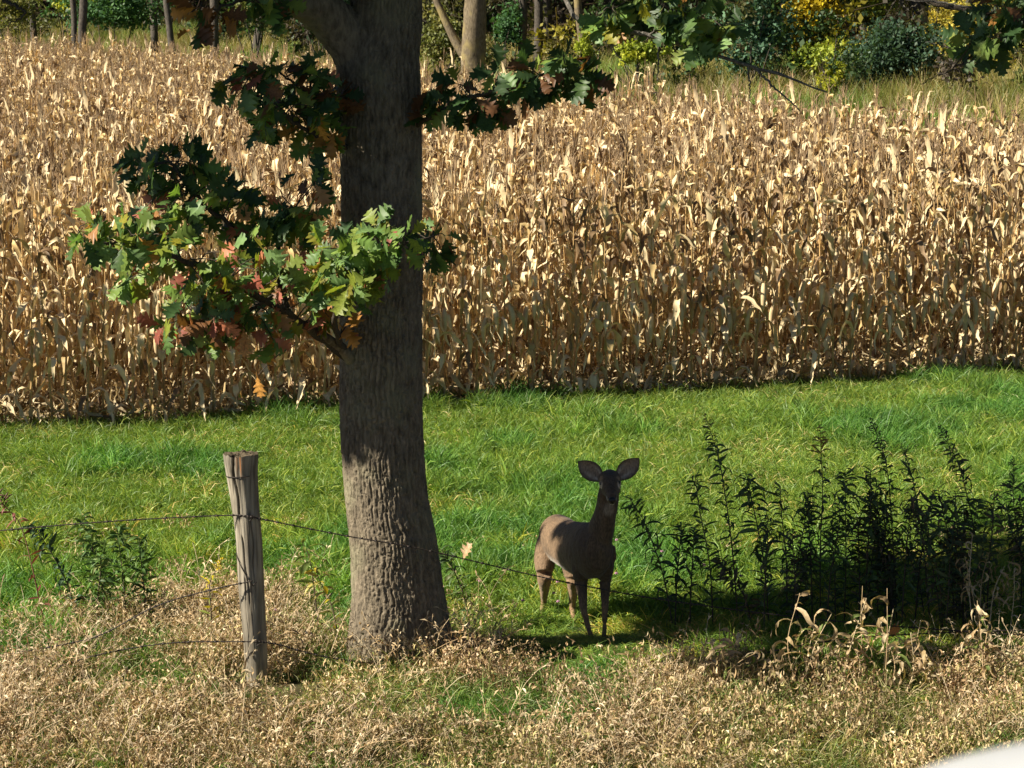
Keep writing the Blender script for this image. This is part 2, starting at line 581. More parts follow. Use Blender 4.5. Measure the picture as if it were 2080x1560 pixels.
# leafy branches: control polylines (px, py, D, radius)
BR = {
    'low': [(715, 735, 14.0, .035), (660, 690, 13.6, .028), (590, 640, 13.1, .024), (500, 590, 12.7, .02), (400, 540, 12.35, .016), (290, 505, 12.1, .012), (150, 490, 11.9, .006)],
    'low2': [(590, 640, 13.1, .02), (560, 560, 13.2, .017), (480, 470, 13.25, .014), (400, 400, 13.25, .011), (340, 320, 13.2, .007)],
    'low3': [(700, 720, 13.9, .022), (680, 650, 13.1, .017), (700, 580, 12.6, .013), (770, 510, 12.5, .009), (880, 480, 12.75, .005)],
    'low4': [(560, 600, 12.95, .014), (480, 640, 12.6, .010), (400, 660, 12.5, .006)],
    'low5': [(570, 610, 13.05, .012), (565, 500, 13.3, .010), (600, 420, 13.4, .006)],
    'up': [(710, 300, 14.0, .02), (660, 280, 13.7, .016), (600, 250, 13.4, .012), (540, 200, 13.2, .009), (470, 170, 13.1, .005)],
    'up2': [(700, 210, 14.05, .015), (640, 190, 13.6, .011), (570, 150, 13.4, .006)],
    'right': [(840, 260, 14.05, .018), (890, 230, 13.8, .014), (960, 200, 13.5, .012), (1060, 160, 13.3, .009), (1190, 140, 13.2, .005)],
    'top': [(560, -20, 13.5, .015), (490, 0, 13.2, .010), (410, 30, 13.0, .005)],
    'hang': [(1180, -160, 13.6, .025), (1270, -60, 13.1, .017), (1340, 0, 12.9, .012), (1430, 60, 12.8, .007)],
    'hang2': [(1230, -110, 13.3, .016), (1230, -40, 13.1, .01), (1250, 30, 13.0, .006)],
    'corner': [(1800, -160, 12.9, .03), (1880, -10, 12.7, .02), (1960, 20, 12.6, .015), (2060, 40, 12.5, .009), (2160, 60, 12.4, .006)],
    'corner2': [(2200, -60, 12.6, .02), (2110, 20, 12.5, .014), (2040, 75, 12.45, .010), (1990, 110, 12.4, .007), (1930, 140, 12.35, .004), (1870, 172, 12.3, .002)],
    'leftcorner': [(-60, -60, 12.6, .02), (10, 0, 12.5, .012), (50, 25, 12.4, .006), (10, 55, 12.4, .003)],
}
BRP = {}
for k_, ctrl in BR.items():
    s = spline([[*wp(a, b, d), r] for a, b, d, r in ctrl], 40)
    s[1:-1, :3] += (rng.random((38, 3)) - 0.5) * 0.018
    BRP[k_] = s
    V, F = tube(s[:, :3], s[:, 3], 8)
    obj('branch', mk_mesh('branch', V, [tuple(q) if q[2] != q[3] else tuple(q[:3]) for q in F.tolist()], M_twig), oak)
# stub limbs where the branches leave the trunk
rough_limb([wr(760, 790, 14.1, .05), wr(725, 745, 14.0, .045), wr(690, 705, 13.75, .032), wr(640, 672, 13.45, .025)], 20, 12, 0.01, name='branch')
# bare dead branch hanging across the top right
dead = [(1130, -40, 13.2, .016), (1175, 40, 13.0, .014), (1260, 62, 12.95, .014), (1350, 78, 12.9, .0135), (1440, 106, 12.85, .012), (1520, 134, 12.8, .010), (1590, 152, 12.78, .0085), (1680, 187, 12.75, .004)]
twl = [dead, [(1335, 76, 12.9, .006), (1338, 120, 12.88, .005), (1336, 165, 12.86, .003)],
       [(1518, 134, 12.8, .006), (1523, 170, 12.8, .005), (1521, 205, 12.8, .002)],
       [(1530, 138, 12.8, .007), (1570, 175, 12.75, .006), (1625, 225, 12.7, .003)],
       [(1215, 50, 12.98, .005), (1250, 105, 12.95, .004), (1285, 150, 12.95, .002)],
       [(1320, 70, 12.9, .006), (1350, 40, 12.9, .005), (1370, 0, 12.9, .003)],
       [(2040, 75, 12.45, .006), (1960, 100, 12.4, .004), (1880, 86, 12.4, .002)], [(1990, 110, 12.4, .004), (1960, 130, 12.4, .003), (1900, 125, 12.4, .002)],
       [(1990, 20, 12.6, .007), (1900, 5, 12.6, .005), (1780, -5, 12.6, .003)]]
for t_ in twl:
    s = spline([[*wp(a, b, d), r] for a, b, d, r in t_], 26)
    s[1:-1, :3] += (rng.random((24, 3)) - 0.5) * 0.012
    V, F = tube(s[:, :3], s[:, 3] * (0.85 + 0.3 * rng.random(26)), 7)
    obj('bare_twig', mk_mesh('bare_twig', V, [tuple(q) if q[2] != q[3] else tuple(q[:3]) for q in F.tolist()], M_deadtwig), oak)

# ---- oak leaves
LOB = np.array([(0, .012), (.05, .02), (.11, .08), (.17, .135), (.21, .13), (.235, .075), (.31, .20), (.38, .33), (.425, .34), (.45, .15), (.55, .30), (.63, .41), (.675, .40), (.695, .16), (.78, .21), (.85, .28), (.89, .23), (.905, .09), (.965, .06), (1.0, .012)])


def leaf_geo(seed, lo=False):
    r = np.random.default_rng(seed)
    L_ = LOB.copy()
    k = 1 + (r.random(len(L_)) - 0.5) * 0.3
    bend, cup, tw = r.uniform(-0.1, 0.9), r.uniform(-0.3, 0.5), r.uniform(-0.7, 0.7)
    mids, left, right = [], [], []
    for q, (t, w) in enumerate(L_):
        tm = t if q % 3 else t
        wl, wr_ = w * k[q], w * k[-q - 1]
        z = -bend * 0.28 * t * t
        mids.append((tm, 0, z))
        for lst, sg, ww in ((left, 1, wl), (right, -1, wr_)):
            zz = z + cup * ww * 0.8 + sg * tw * ww * (t - 0.4) + (r.random() - 0.5) * 0.07 * (ww > 0.1)
            lst.append((t + ww * 0.22, sg * ww, zz))
    n = len(L_)
    V = np.array(mids + left + right)
    V[:, 0] = np.minimum(V[:, 0], 1.06)
    F = []
    for q in range(n - 1):
        F.append((q, q + 1, n + q + 1, n + q))
        F.append((q + 1, q, 2 * n + q, 2 * n + q + 1))
    # petiole
    b = len(V)
    V = np.concatenate([V, [(-.22, -.008, 0.03), (-.22, .008, 0.03), (0, .012, 0), (0, -.012, 0)]])
    F.append((b, b + 3, b + 2, b + 1))
    return V, np.array(F)


LEAVES = [leaf_geo(100 + s) for s in range(12)]
LEAF_ME = []
for V, F in LEAVES:
    # albedo variation that belongs to the leaf: paler midrib, blade even
    cc = np.ones((len(V), 3))
    cc[:len(LOB)] = (1.15, 1.15, 1.1)
    LEAF_ME.append(mk_mesh('leaf', V, F, M_oak, cc))

GREEN = [(0.15, 0.25, 0.055), (0.12, 0.21, 0.06), (0.19, 0.28, 0.06), (0.17, 0.27, 0.10), (0.23, 0.29, 0.06)]
DKGREEN = [(0.045, 0.085, 0.03), (0.05, 0.10, 0.035), (0.06, 0.11, 0.03)]
REDS = [(0.50, 0.18, 0.10), (0.46, 0.17, 0.12), (0.54, 0.27, 0.11), (0.30, 0.09, 0.06)]
ORNG = [(0.50, 0.24, 0.06), (0.42, 0.20, 0.05)]
BRWN = [(0.20, 0.09, 0.035), (0.15, 0.07, 0.03)]
YGRN = [(0.20, 0.24, 0.035), (0.26, 0.24, 0.03)]

# blobs of leaves: branch, px, py, rx, ry, D, twigs, leaves per twig, palette weights g, dk, red, orange, brown, yellowgreen
BL = [
    ('low2', 345, 320, 75, 40, 13.25, 6, 5, (1, 3, 0, 0, 0, 0)),
    ('low2', 395, 365, 110, 40, 13.25, 7, 5, (2, 3, .3, 0, 0, 0)),
    ('low2', 430, 440, 120, 50, 13.2, 7, 5, (3, 2, .3, 0, 0, .3)),
    ('low', 200, 480, 70, 35, 11.95, 6, 5, (4, 1, .8, .2, 0, .5)),
    ('low', 285, 520, 90, 55, 12.1, 8, 5, (5, 1, .6, .2, 0, .6)),
    ('low2', 330, 445, 70, 45, 13.0, 5, 5, (4, 1, .3, .2, 0, .3)),
    ('low5', 560, 455, 80, 50, 13.3, 7, 5, (3, 2, .3, .2, 0, .4)),
    ('low5', 615, 400, 50, 40, 13.4, 4, 5, (2, 2, .4, 0, .3, 0)),
    ('low', 470, 560, 130, 60, 12.5, 11, 5, (5, 1, .9, .3, 0, .9)),
    ('low4', 375, 640, 85, 38, 12.4, 6, 5, (2, .5, 2, .3, 1.2, .3)),
    ('low4', 490, 640, 90, 55, 12.5, 8, 5, (3, .5, 2, 1, .2, 1)),
    ('low', 585, 590, 75, 50, 13.05, 7, 5, (3, 1, 2, .6, .2, .4)),
    ('low3', 700, 545, 85, 58, 12.4, 12, 6, (6, .2, .5, .3, 0, 2)),
    ('low3', 765, 485, 75, 38, 12.45, 8, 5, (5, 1, .2, 0, 0, .6)),
    ('low3', 880, 490, 45, 30, 13.1, 4, 4, (1, 3, .5, 0, .2, 0)),
    ('low3', 690, 625, 60, 30, 13.4, 5, 4, (1, .3, 3, 1.5, .3, .3)),
    ('low4', 520, 690, 45, 25, 12.6, 3, 4, (1, 0, 3, .6, 0, .3)),
    ('up', 510, 190, 55, 55, 13.15, 6, 5, (3, 2, .2, .1, .1, .4)),
    ('up2', 590, 160, 80, 38, 13.5, 7, 5, (2, 3, .2, 0, .6, 0)),
    ('up', 590, 235, 85, 45, 13.4, 8, 5, (3, 2, .3, .3, .3, .4)),
    ('up', 655, 270, 45, 35, 13.7, 4, 5, (2, 1, .3, .6, .6, .2)),
    ('up2', 660, 190, 40, 50, 13.75, 4, 5, (1, 2, .3, 0, 1.5, 0)),
    ('right', 890, 215, 40, 45, 13.8, 5, 5, (1, 4, 0, 0, 1, 0)),
    ('right', 970, 200, 75, 38, 13.5, 8, 5, (1, 4, 0, 0, 1, 0)),
    ('right', 1070, 160, 80, 40, 13.3, 8, 5, (1, 4, 0, 0, 1.3, 0)),
    ('right', 1170, 140, 55, 45, 13.2, 7, 5, (1, 4, 0, 0, 1, .1)),
    ('top', 430, 38, 60, 26, 13.0, 4, 4, (.3, .2, .6, 2, 2, 0)),
    ('top', 540, 10, 60, 22, 13.3, 4, 4, (2, 2, 0, .3, 1, 0)),
    ('hang2', 1255, 30, 60, 35, 13.0, 6, 5, (4, 2, 0, .2, 0, .4)),
    ('hang', 1340, 20, 80, 50, 12.9, 9, 5, (4, 3, 0, .2, .2, .5)),
    ('hang', 1425, 60, 60, 50, 12.8, 8, 5, (3, 3, 0, .2, .3, .3)),
    ('corner2', 2010, 85, 45, 35, 12.4, 7, 5, (1, 4, 0, .1, .3, .2)),
    ('corner', 2070, 20, 60, 30, 12.5, 5, 5, (1, 4, 0, .3, .2, .2)),
]
leaves = []      # (pos rel. to base, dir, normal, length, colour, near-ness score)
twigmb = MB()


def pick_col(wts, r):
    pal = (GREEN, DKGREEN, REDS, ORNG, BRWN, YGRN)[r.choice(6, p=np.array(wts) / sum(wts))]
    c = np.array(pal[r.integers(len(pal))]) * r.uniform(0.8, 1.25)
    return c


def add_bunch(tip, out_dir, n, size, wts, r, lst):
    for q in range(n):
        a = r.uniform(0, 2 * math.pi)
        side = unit(np.cross(out_dir, [0.2, 0.3, 1]))
        up2 = np.cross(side, out_dir)
        d = unit(out_dir * r.uniform(0.1, 0.9) + (side * math.cos(a) + up2 * math.sin(a)) * 0.9 + np.array([0, 0, -0.45]))
        nrm = unit(SD * 1.1 + np.array([0, -0.75, 0.0]) + r.normal(size=3) * 0.5)
        lst.append((tip - out_dir * r.uniform(0, 0.05) + d * 0.02, d, nrm, size * r.uniform(0.7, 1.15), pick_col(wts, r)))


r = np.random.default_rng(5)
for (bn, px, py, rx, ry, D, nt_, nl, wts) in BL:
    s = BRP[bn][:, :3]
    for q in range(int(nt_ * 1.6)):
        a, rad = r.uniform(0, 2 * math.pi), math.sqrt(r.random())
        tip = wp(px + rx * rad * math.cos(a), py + ry * rad * math.sin(a), D + r.uniform(-.3, .3))
        k_ = np.argmin(np.linalg.norm(s - tip, axis=1) + r.random(len(s)) * 0.12)
        b0 = s[k_]
        mid = (b0 + tip) / 2 + r.normal(size=3) * 0.02 + [0, 0, 0.02]
        cv = spline([b0, mid, tip], 6)
        V, F = tube(cv, np.linspace(.0045, .0022, 6), 5, cap=False)
        twigmb.add(V, F)
        add_bunch(tip, unit(tip - mid), nl, 0.140, wts, r, leaves)
obj('twigs', twigmb.build('twigs', M_twig), oak)['kind'] = 'stuff'


def leaf_mat4(p, d, nrm, L_):
    x = unit(d)
    y = unit(np.cross(nrm, x))
    z = np.cross(x, y)
    M = np.eye(4)
    M[:3, 0], M[:3, 1], M[:3, 2], M[:3, 3] = x * L_, y * L_, z * L_, p
    return M


# the leaves that show largest become parts of their own, the others one mass
single = [('hang', 525, 780, 12.9)]
leaves.append((wp(522, 765, 12.9), np.array([.1, -.1, -1.0]), np.array([-.5, -.8, .2]), .125, np.array((.55, .27, .07))))
V, F = tube(spline([wp(600, 700, 12.9), wp(560, 725, 12.9), wp(524, 762, 12.9)], 8), .003, 5)
obj('bare_twig', mk_mesh('bare_twig', V, [tuple(q) if q[2] != q[3] else tuple(q[:3]) for q in F.tolist()], M_twig), oak)
score = []
for p, d, nrm, L_, c_ in leaves:
    w = p + base
    qx, qy = px_of(w)
    vis = 1 if (-20 < qx[0] < 2100 and 0 < qy[0]) else 0
    score.append(vis * (10 - w[1] * 0.5 + L_ * 8 + r.random() * 1.5))
order = np.argsort(-np.array(score))
order = [len(leaves) - 1] + [q for q in order if q != len(leaves) - 1]
mass = MB()
for rank, q in enumerate(order):
    p, d, nrm, L_, c_ = leaves[q]
    kk = q % len(LEAVES)
    M = leaf_mat4(p, d, nrm, L_)
    if rank < 300:
        o = bpy.data.objects.new('leaf', LEAF_ME[kk])
        COL.objects.link(o)
        o.parent = oak
        o.matrix_local = Matrix(M.tolist())
        o.color = (*c_, 1)
    else:
        V, F = LEAVES[kk]
        mass.add(V @ M[:3, :3].T + M[:3, 3], F, c_)

# crown above the frame: unseen leaf bunches placed for the shade they cast.  A bunch is kept only where the photograph's shade allows one
def shade_ok(w, r):
    X0, Y0, Z0 = w
    k = (Z0 - 0.1) / SD[2]
    gx_, gy_ = X0 - SD[0] * k, Y0 - SD[1] * k
    px, py = px_of([gx_, gy_, 0.1])
    px, py = px[0], py[0]
    # never into view
    qx, qy = px_of(w)
    if -250 < qx[0] < 2300 and qy[0] > -90:
        return False
    trunk_x = base[0]
    kt = (trunk_x - X0) / -SD[0]
    if kt > 0:
        zt, yt = Z0 - SD[2] * kt, Y0 - SD[1] * kt
        if abs(yt - TD) < 0.5:
            return zt > 1.55
    if gx_ > 7.5:
        return True
    yb = np.interp(px, [0, 950, 1200, 1300, 1500, 1750, 2080, 2600], [0, 0, 1150, 1190, 1150, 1060, 980, 900])
    ye = np.interp(px, [0, 950, 1300, 1500, 1750, 2080, 2600], [0, 0, 1330, 1350, 1360, 1330, 1300])
    return px > 1230 and yb + 25 < py < ye - 15


r = np.random.default_rng(9)
spots = []
SUNNY = [(P(a, b, d), .5) for a, b, d in [(180, 480, 12.0), (250, 520, 12.1), (330, 540, 12.2), (300, 600, 12.3), (390, 600, 12.4), (400, 660, 12.5), (480, 560, 12.5), (480, 640, 12.5), (540, 690, 12.6),
         (570, 600, 12.8), (620, 570, 12.8)]]
SUNNY += [(P(a, b, d), .40) for a, b, d in [(690, 540, 12.4), (700, 610, 12.5), (760, 500, 12.45), (650, 570, 12.5), (730, 560, 12.4), (800, 480, 12.45)]]
SUNNY += [(np.array([base[0] + a, TD - .2, z]), .42) for a in (-.22, -.05, .1) for z in (.15, .45, .75, 1.05)]
SUNNY += [(np.array([-1.53, 13.0, z]), .35) for z in (.3, .7, 1.1, 1.35)]
SUNNY += [(P(1115, 1140, 14.75), .36), (P(1145, 1155, 14.6), .42), (P(1100, 1110, 14.85), .30), (P(1150, 1105, 14.6), .38), (P(770, 320, 13.5), .3), (P(1219, 990, 13.85), .22)]


def sunny(w):
    for c_, rad in SUNNY:
        d_ = w - c_
        t_ = d_ @ SD
        if t_ > 0 and np.linalg.norm(d_ - SD * t_) < rad:
            return True
    return False




def toward_sun(target, n, spread, zmin=4.15, far=3.2):
    """bunches added to the crown, unseen, between the sun and a shaded place"""
    for q in range(n * 14):
        if n <= 0:
            return
        t0 = np.array(target(), float)
        k0 = max(0.0, (zmin - t0[2]) / SD[2])
        w = t0 + SD * (k0 + r.random() ** 1.5 * far) + r.normal(size=3) * spread
        qx, qy = px_of(w)
        if -200 < qx[0] < 2280 and qy[0] > -135:
            continue
        if sunny(w):
            continue
        spots.append(w)
        n -= 1


def right_shade():
    px = r.uniform(1265, 2300)
    py = r.uniform(np.interp(px, [1265, 1500, 1750, 2080, 2300], [1255, 1235, 1190, 1120, 1090]), np.interp(px, [1290, 1400, 1750, 2080], [1365, 1405, 1408, 1360]))
    D = CAM_H * FPX / (py - 20)
    return P(px, py, D)


toward_sun(lambda: (base[0] + r.uniform(-.27, .27), TD - .2 + r.uniform(-.15, .15), r.uniform(2.0, 4.7)), 240, .05)
toward_sun(lambda: P(r.uniform(880, 1220), r.uniform(120, 240), 13.4), 50, .05, far=2.0)
toward_sun(lambda: P(r.uniform(1110, 1185), r.uniform(1030, 1055), 14.7), 9, .03, far=2.0)
toward_sun(lambda: P(r.uniform(1185, 1265), r.uniform(930, 1180), 14.1), 26, .03, far=2.0)
toward_sun(right_shade, 460, .05)
tries = 0
while len(spots) < 1250 and tries < 60000:
    tries += 1
    w = np.array([r.uniform(-7.5, 6), r.uniform(9.6, 17), r.uniform(4.0, 9.5)])
    rr = ((w[0] + 0.9) / 6.5) ** 2 + ((w[1] - 13.6) / 4.2) ** 2 + ((w[2] - 6.0) / 3.8) ** 2
    if rr > 1 or not shade_ok(w, r) or sunny(w):
        continue
    spots.append(w)
few = {}
for a_, b_ in ((1112, 1080), (1146, 1075)):      # single unseen sprays added to dapple the doe's flank
    for zt in (4.7,):
        t0 = P(a_, b_, 14.75)
        w = t0 + SD * ((zt - t0[2]) / SD[2])
        spots.append(w)
        few[id(w)] = 1
for w in spots:
    lst = []
    add_bunch(w - base, unit(w - np.array([-0.7, 14, 4.5])), few.get(id(w), 8), 0.24, (4, 3, .3, .2, .3, .4), r, lst)
    for p, d, nrm, L_, c_ in lst:
        p = p + r.normal(size=3) * 0.07
        M = leaf_mat4(p, d, nrm, L_)
        V, F = LEAVES[r.integers(len(LEAVES))]
        mass.add(V @ M[:3, :3].T + M[:3, 3], F, c_)
cnt = len(spots)
print('crown bunches', cnt, 'tries', tries, 'frame leaves', len(leaves))
crown = obj('foliage', mass.build('foliage', M_oak), oak)
crown['kind'] = 'stuff'

# ------------------------------------------------------------------ corn
def corn_cols(r):
    a = r.random()
    if a < 0.62:
        c = np.array((0.80, 0.64, 0.385)) * r.uniform(0.9, 1.1)
    elif a < 0.85:
        c = np.array((0.58, 0.42, 0.19)) * r.uniform(0.8, 1.1)
    else:
        c = np.array((0.26, 0.17, 0.09)) * r.uniform(0.6, 1.1)
    return c


def corn_variant(seed):
    """returns dict part -> list of (V, F, colour); plant about 2.2 m, base at the origin"""
    r = np.random.default_rng(seed)
    H = r.uniform(1.95, 2.3)
    lean = r.normal(size=2) * 0.06
    parts = []
    zs = np.linspace(0, H, 9)
    cl = np.stack([lean[0] * (zs / H) ** 1.5 + r.normal(size=9) * 0.006, lean[1] * (zs / H) ** 1.5 + r.normal(size=9) * 0.006, zs], -1)
    V, F = tube(cl, np.linspace(.0135, .005, 9), 6)
    parts.append(('stalk', V, F, np.array((0.56, 0.36, 0.15)) * r.uniform(0.8, 1.1)))
    phi = r.uniform(0, math.pi)
    nl = 14
    for q in range(nl):
        f = 0.03 + 0.93 * (q + r.uniform(-.3, .3)) / nl
        h = H * min(0.985, max(.05, f))
        p0 = np.array([np.interp(h, zs, cl[:, 0]), np.interp(h, zs, cl[:, 1]), h])
        az = phi + math.pi * (q % 2) + r.normal() * 0.45
        Ln = r.uniform(0.22, 0.62) * (0.75 if f > .85 else 1)
        el = math.radians(r.uniform(45, 78))
        if f > 0.75:
            el = math.radians(r.uniform(58, 85))
        ns = 9
        brk = r.uniform(0.12, 0.5) if f < 0.75 else r.uniform(0.3, 1.0)
        endel = math.radians(r.uniform(-88, -45)) if f < 0.8 or r.random() < .45 else math.radians(r.uniform(-30, 50))
        pts = [p0]
        az_t, tw = az, r.uniform(-4.2, 4.2)
        nor = []
        for t in np.linspace(0, 1, ns):
            e = el + (endel - el) * sstep(brk - .16, brk + .2, t) + r.normal() * 0.22
            az_t += r.normal() * 0.3
            d = np.array([math.cos(e) * math.cos(az_t), math.cos(e) * math.sin(az_t), math.sin(e)])
            pts.append(pts[-1] + d * Ln / ns)
            s_ = np.array([-math.sin(az_t), math.cos(az_t), 0])
            u_ = np.cross(s_, d) * -1
            ang = tw * t * t + r.normal() * 0.15
            nor.append(u_ * math.cos(ang) + s_ * math.sin(ang))
        pts = np.array(pts)
        nor = np.array([nor[0]] + nor)
        tt = np.linspace(0, 1, ns + 1)
        wd = 0.030 * r.uniform(0.75, 1.2) * np.clip(np.minimum(0.45 + tt * 3.2, (1.02 - tt) * 2.0), 0.03, 1) * (1 + r.normal(size=ns + 1) * 0.16)
        V, F = strip(pts, wd, nor, r.uniform(0.1, 0.7))
        parts.append(('leaf', V, F, corn_cols(r)))
    # drooping ear in its husk
    for q in range(1 if r.random() < 0.75 else 2):
        h = H * r.uniform(0.38, 0.55)
        p0 = np.array([np.interp(h, zs, cl[:, 0]), np.interp(h, zs, cl[:, 1]), h])
        az = r.uniform(0, 6.28)
        d0 = np.array([math.cos(az), math.sin(az), 0])
        cv = spline([p0, p0 + d0 * .05 + [0, 0, .03], p0 + d0 * .09 + [0, 0, -.06], p0 + d0 * .10 + [0, 0, -.17], p0 + d0 * .10 + [0, 0, -.26]], 8)
        V, F = tube(cv, [.008, .012, .024, .03, .031, .027, .018, .004], 7)
        parts.append(('corn_ear', V, F, np.array((0.74, 0.56, 0.32)) * r.uniform(.85, 1.05)))
    # tassel
    tm = MB()
    top = cl[-1]
    for q in range(r.integers(4, 7)):
        az, e = r.uniform(0, 6.28), math.radians(r.uniform(35, 88))
        d = np.array([math.cos(e) * math.cos(az), math.cos(e) * math.sin(az), math.sin(e)])
        Lt = r.uniform(.12, .24)
        cv = np.array([top - [0, 0, .03], top + d * Lt * .6, top + d * Lt + [0, 0, -.02 * r.random()]])
        V, F = tube(cv, [.004, .0045, .002], 4, cap=False)
        tm.add(V, F)
    parts.append(('tassel', np.concatenate(tm.V), np.concatenate(tm.F), np.array((0.36, 0.25, 0.14)) * r.uniform(.8, 1.2)))
    return parts


def quads(F):
    return [tuple(q) if q[2] != q[3] else tuple(q[:3]) for q in np.asarray(F).tolist()]


NV = 12
corn_parts = [corn_variant(500 + s) for s in range(NV)]
corn_sep = [[(nm, mk_mesh(nm, V, quads(F), M_corn, np.broadcast_to(c_, (len(V), 3)))) for nm, V, F, c_ in p_] for p_ in corn_parts]
corn_join = []
for p_ in corn_parts:
    mb = MB()
    for nm, V, F, c_ in p_:
        mb.add(V, F, c_)
    corn_join.append(mb.build('corn_plant', M_corn_i))

r = np.random.default_rng(31)
cp = []
ang = math.atan(0.32)
ax = np.array([math.cos(ang), math.sin(ang)])
nx_ = np.array([-math.sin(ang), math.cos(ang)])
o0 = np.array([0, front_edge(0) + 0.25])
for row in range(0, 82):
    nrow = o0 + nx_ * row * 0.62
    s_ = np.arange(-40, 40, 0.165)
    pts = nrow + ax * s_[:, None] + r.normal(size=(len(s_), 2)) * (0.035, 0.05)
    keep = in_view(pts[:, 0], pts[:, 1], 0.8, 1.06) & (pts[:, 1] < back_edge(pts[:, 0])) & (r.random(len(s_)) > 0.06)
    for p_ in pts[keep]:
        cp.append((p_[0], p_[1], row))
cp = np.array(cp)
dd = cp[:, 1] - 0 * cp[:, 0] + cp[:, 2] * 0.0
front = (cp[:, 2] <= 4) & in_view(cp[:, 0], cp[:, 1], 0.15, 1.0)
fi = np.where(front)[0]
fi = fi[np.argsort(cp[fi, 2], kind='stable')][:300]
rest = np.ones(len(cp), bool)
rest[fi] = False
zc = terrain(cp[:, 0], cp[:, 1])
print('corn plants', len(cp), 'front', len(fi))
# the first plant of each kind is built, all others are copies of it
proto = []
for q in fi:
    k_ = int(r.integers(NV))
    o = bpy.data.objects.new('corn_plant', None)
    COL.objects.link(o)
    o.location = (cp[q, 0], cp[q, 1], zc[q])
    sc = r.uniform(0.88, 1.1)
    o.scale = (1, 1, sc)
    o.rotation_euler = (r.normal() * .04, r.normal() * .04, r.uniform(0, 6.28))
    tag(o, 'dry tan corn plant standing in the front rows of the field along the grass', 'corn plant', 'corn plants in the front rows')
    tnt = r.uniform(0.82, 1.1)
    for nm, me in corn_sep[k_]:
        c_ = bpy.data.objects.new(nm, me)
        COL.objects.link(c_)
        c_.parent = o
        c_.color = (tnt, tnt, tnt, 1)
pr = cp[rest]
n = len(pr)
tn = r.uniform(0.78, 1.12, (n, 1)) * (0.65 + 0.7 * fbm(pr[:, 0] * .6, pr[:, 1] * .6, 0, 4))[:, None]
corn = gn_instancer('corn_field', corn_join, np.stack([pr[:, 0], pr[:, 1], zc[rest]], -1),
                    np.stack([r.normal(size=n) * .05, r.normal(size=n) * .05, r.uniform(0, 6.28, n)], -1),
                    np.stack([np.ones(n), np.ones(n), r.uniform(.86, 1.12, n)], -1), r.integers(0, NV, n), np.repeat(tn, 3, 1))
tag(corn, 'dense field of dry tan corn stretching back from the front rows to the woods', 'corn field', kind='stuff')

# fallen leaves and broken stalks on the soil between the rows
lit = []
for s_ in range(4):
    rr = np.random.default_rng(640 + s_)
    mb = MB()
    for q in range(16):
        p0 = np.array([rr.uniform(-.3, .3), rr.uniform(-.3, .3), rr.uniform(.01, .22) * rr.random()])
        az, e_ = rr.uniform(0, 6.28), rr.uniform(-.2, .9)
        pts = [p0]
        for t_ in range(6):
            pts.append(pts[-1] + np.array([math.cos(e_) * math.cos(az), math.cos(e_) * math.sin(az), math.sin(e_)]) * rr.uniform(.03, .07))
            e_ += rr.normal() * .5 - .1; az += rr.normal() * .4
        V, F = strip(np.array(pts), np.array([.3, .8, 1, 1, .8, .5, .1]) * rr.uniform(.006, .016), rr.normal(size=3), .4)
        mb.add(V, F, corn_cols(rr) * .8)
    lit.append(mb.build('corn_litter', M_corn_i))
n = 1500
x, d_ = r.uniform(-8, 8, n), r.uniform(.25, 3.5, n)
y = front_edge(x) + d_ + .1
k_ = in_view(x, y, .8)
x, y = x[k_], y[k_]
n = len(x)
g = gn_instancer('corn_litter', lit, np.stack([x, y, terrain(x, y)], -1), np.stack([r.normal(size=n) * .2, r.normal(size=n) * .2, r.uniform(0, 6.28, n)], -1),
                 np.repeat(r.uniform(.6, 1.2, (n, 1)), 3, 1), r.integers(0, 4, n), np.repeat(r.uniform(.6, 1.0, (n, 1)), 3, 1))
tag(g, 'fallen dry corn leaves on the soil along the foot of the front rows', 'fallen corn leaves', kind='stuff')

# ------------------------------------------------------------------ grass
def grass_tuft(seed, nb, rad, hlo, hhi, cols, wid=0.0024, droop=1.0):
    r = np.random.default_rng(seed)
    mb = MB()
    for q in range(nb):
        a, d = r.uniform(0, 6.28), rad * math.sqrt(r.random())
        p0 = np.array([d * math.cos(a), d * math.sin(a), -0.01])
        az = r.uniform(0, 6.28)
        Ln = r.uniform(hlo, hhi)
        e = math.radians(r.uniform(55, 90))
        pts = [p0]
        de = droop * math.radians(r.uniform(10, 48))
        for t in range(3):
            dv = np.array([math.cos(e) * math.cos(az), math.cos(e) * math.sin(az), math.sin(e)])
            pts.append(pts[-1] + dv * Ln / 3)
            e -= de
            az += r.normal() * .15
        pts = np.array(pts)
        nrm = np.array([math.cos(az + r.normal() * .8), math.sin(az + r.normal() * .8), 0.6])
        V, F = strip(pts, np.array([.8, 1, .8, .08]) * wid * r.uniform(.7, 1.5), nrm, rows3=False)
        mb.add(V, F, np.array(cols[r.integers(len(cols))]) * r.uniform(.75, 1.25))
    return mb.build('grass_tuft', M_grass_i)


GC = [(0.13, 0.23, 0.035), (0.11, 0.20, 0.035), (0.17, 0.27, 0.045), (0.12, 0.22, 0.05), (0.22, 0.29, 0.05), (0.08, 0.17, 0.03)]
GC2 = GC + [(0.42, 0.38, 0.16), (0.26, 0.30, 0.07)]
tufts = [grass_tuft(700 + s, 90, .11, .07, .19, GC) for s in range(4)] + [grass_tuft(710 + s, 90, .11, .06, .18, GC2) for s in range(2)] \
    + [grass_tuft(720 + s, 60, .10, .14, .28, GC, .0028, .8) for s in range(2)]
r = np.random.default_rng(41)
def scatter(y0, y1, dens, mx=0.9):
    w1 = 1040 / FPX * y1 * 1.12 + mx
    n = int((y1 - y0) * 2 * w1 * dens)
    x, y = r.uniform(-w1, w1, n), r.uniform(y0, y1, n)
    k = in_view(x, y, mx)
    return x[k], y[k]
x, y = scatter(10.4, 28, 88)
dr = dryness(x, y)
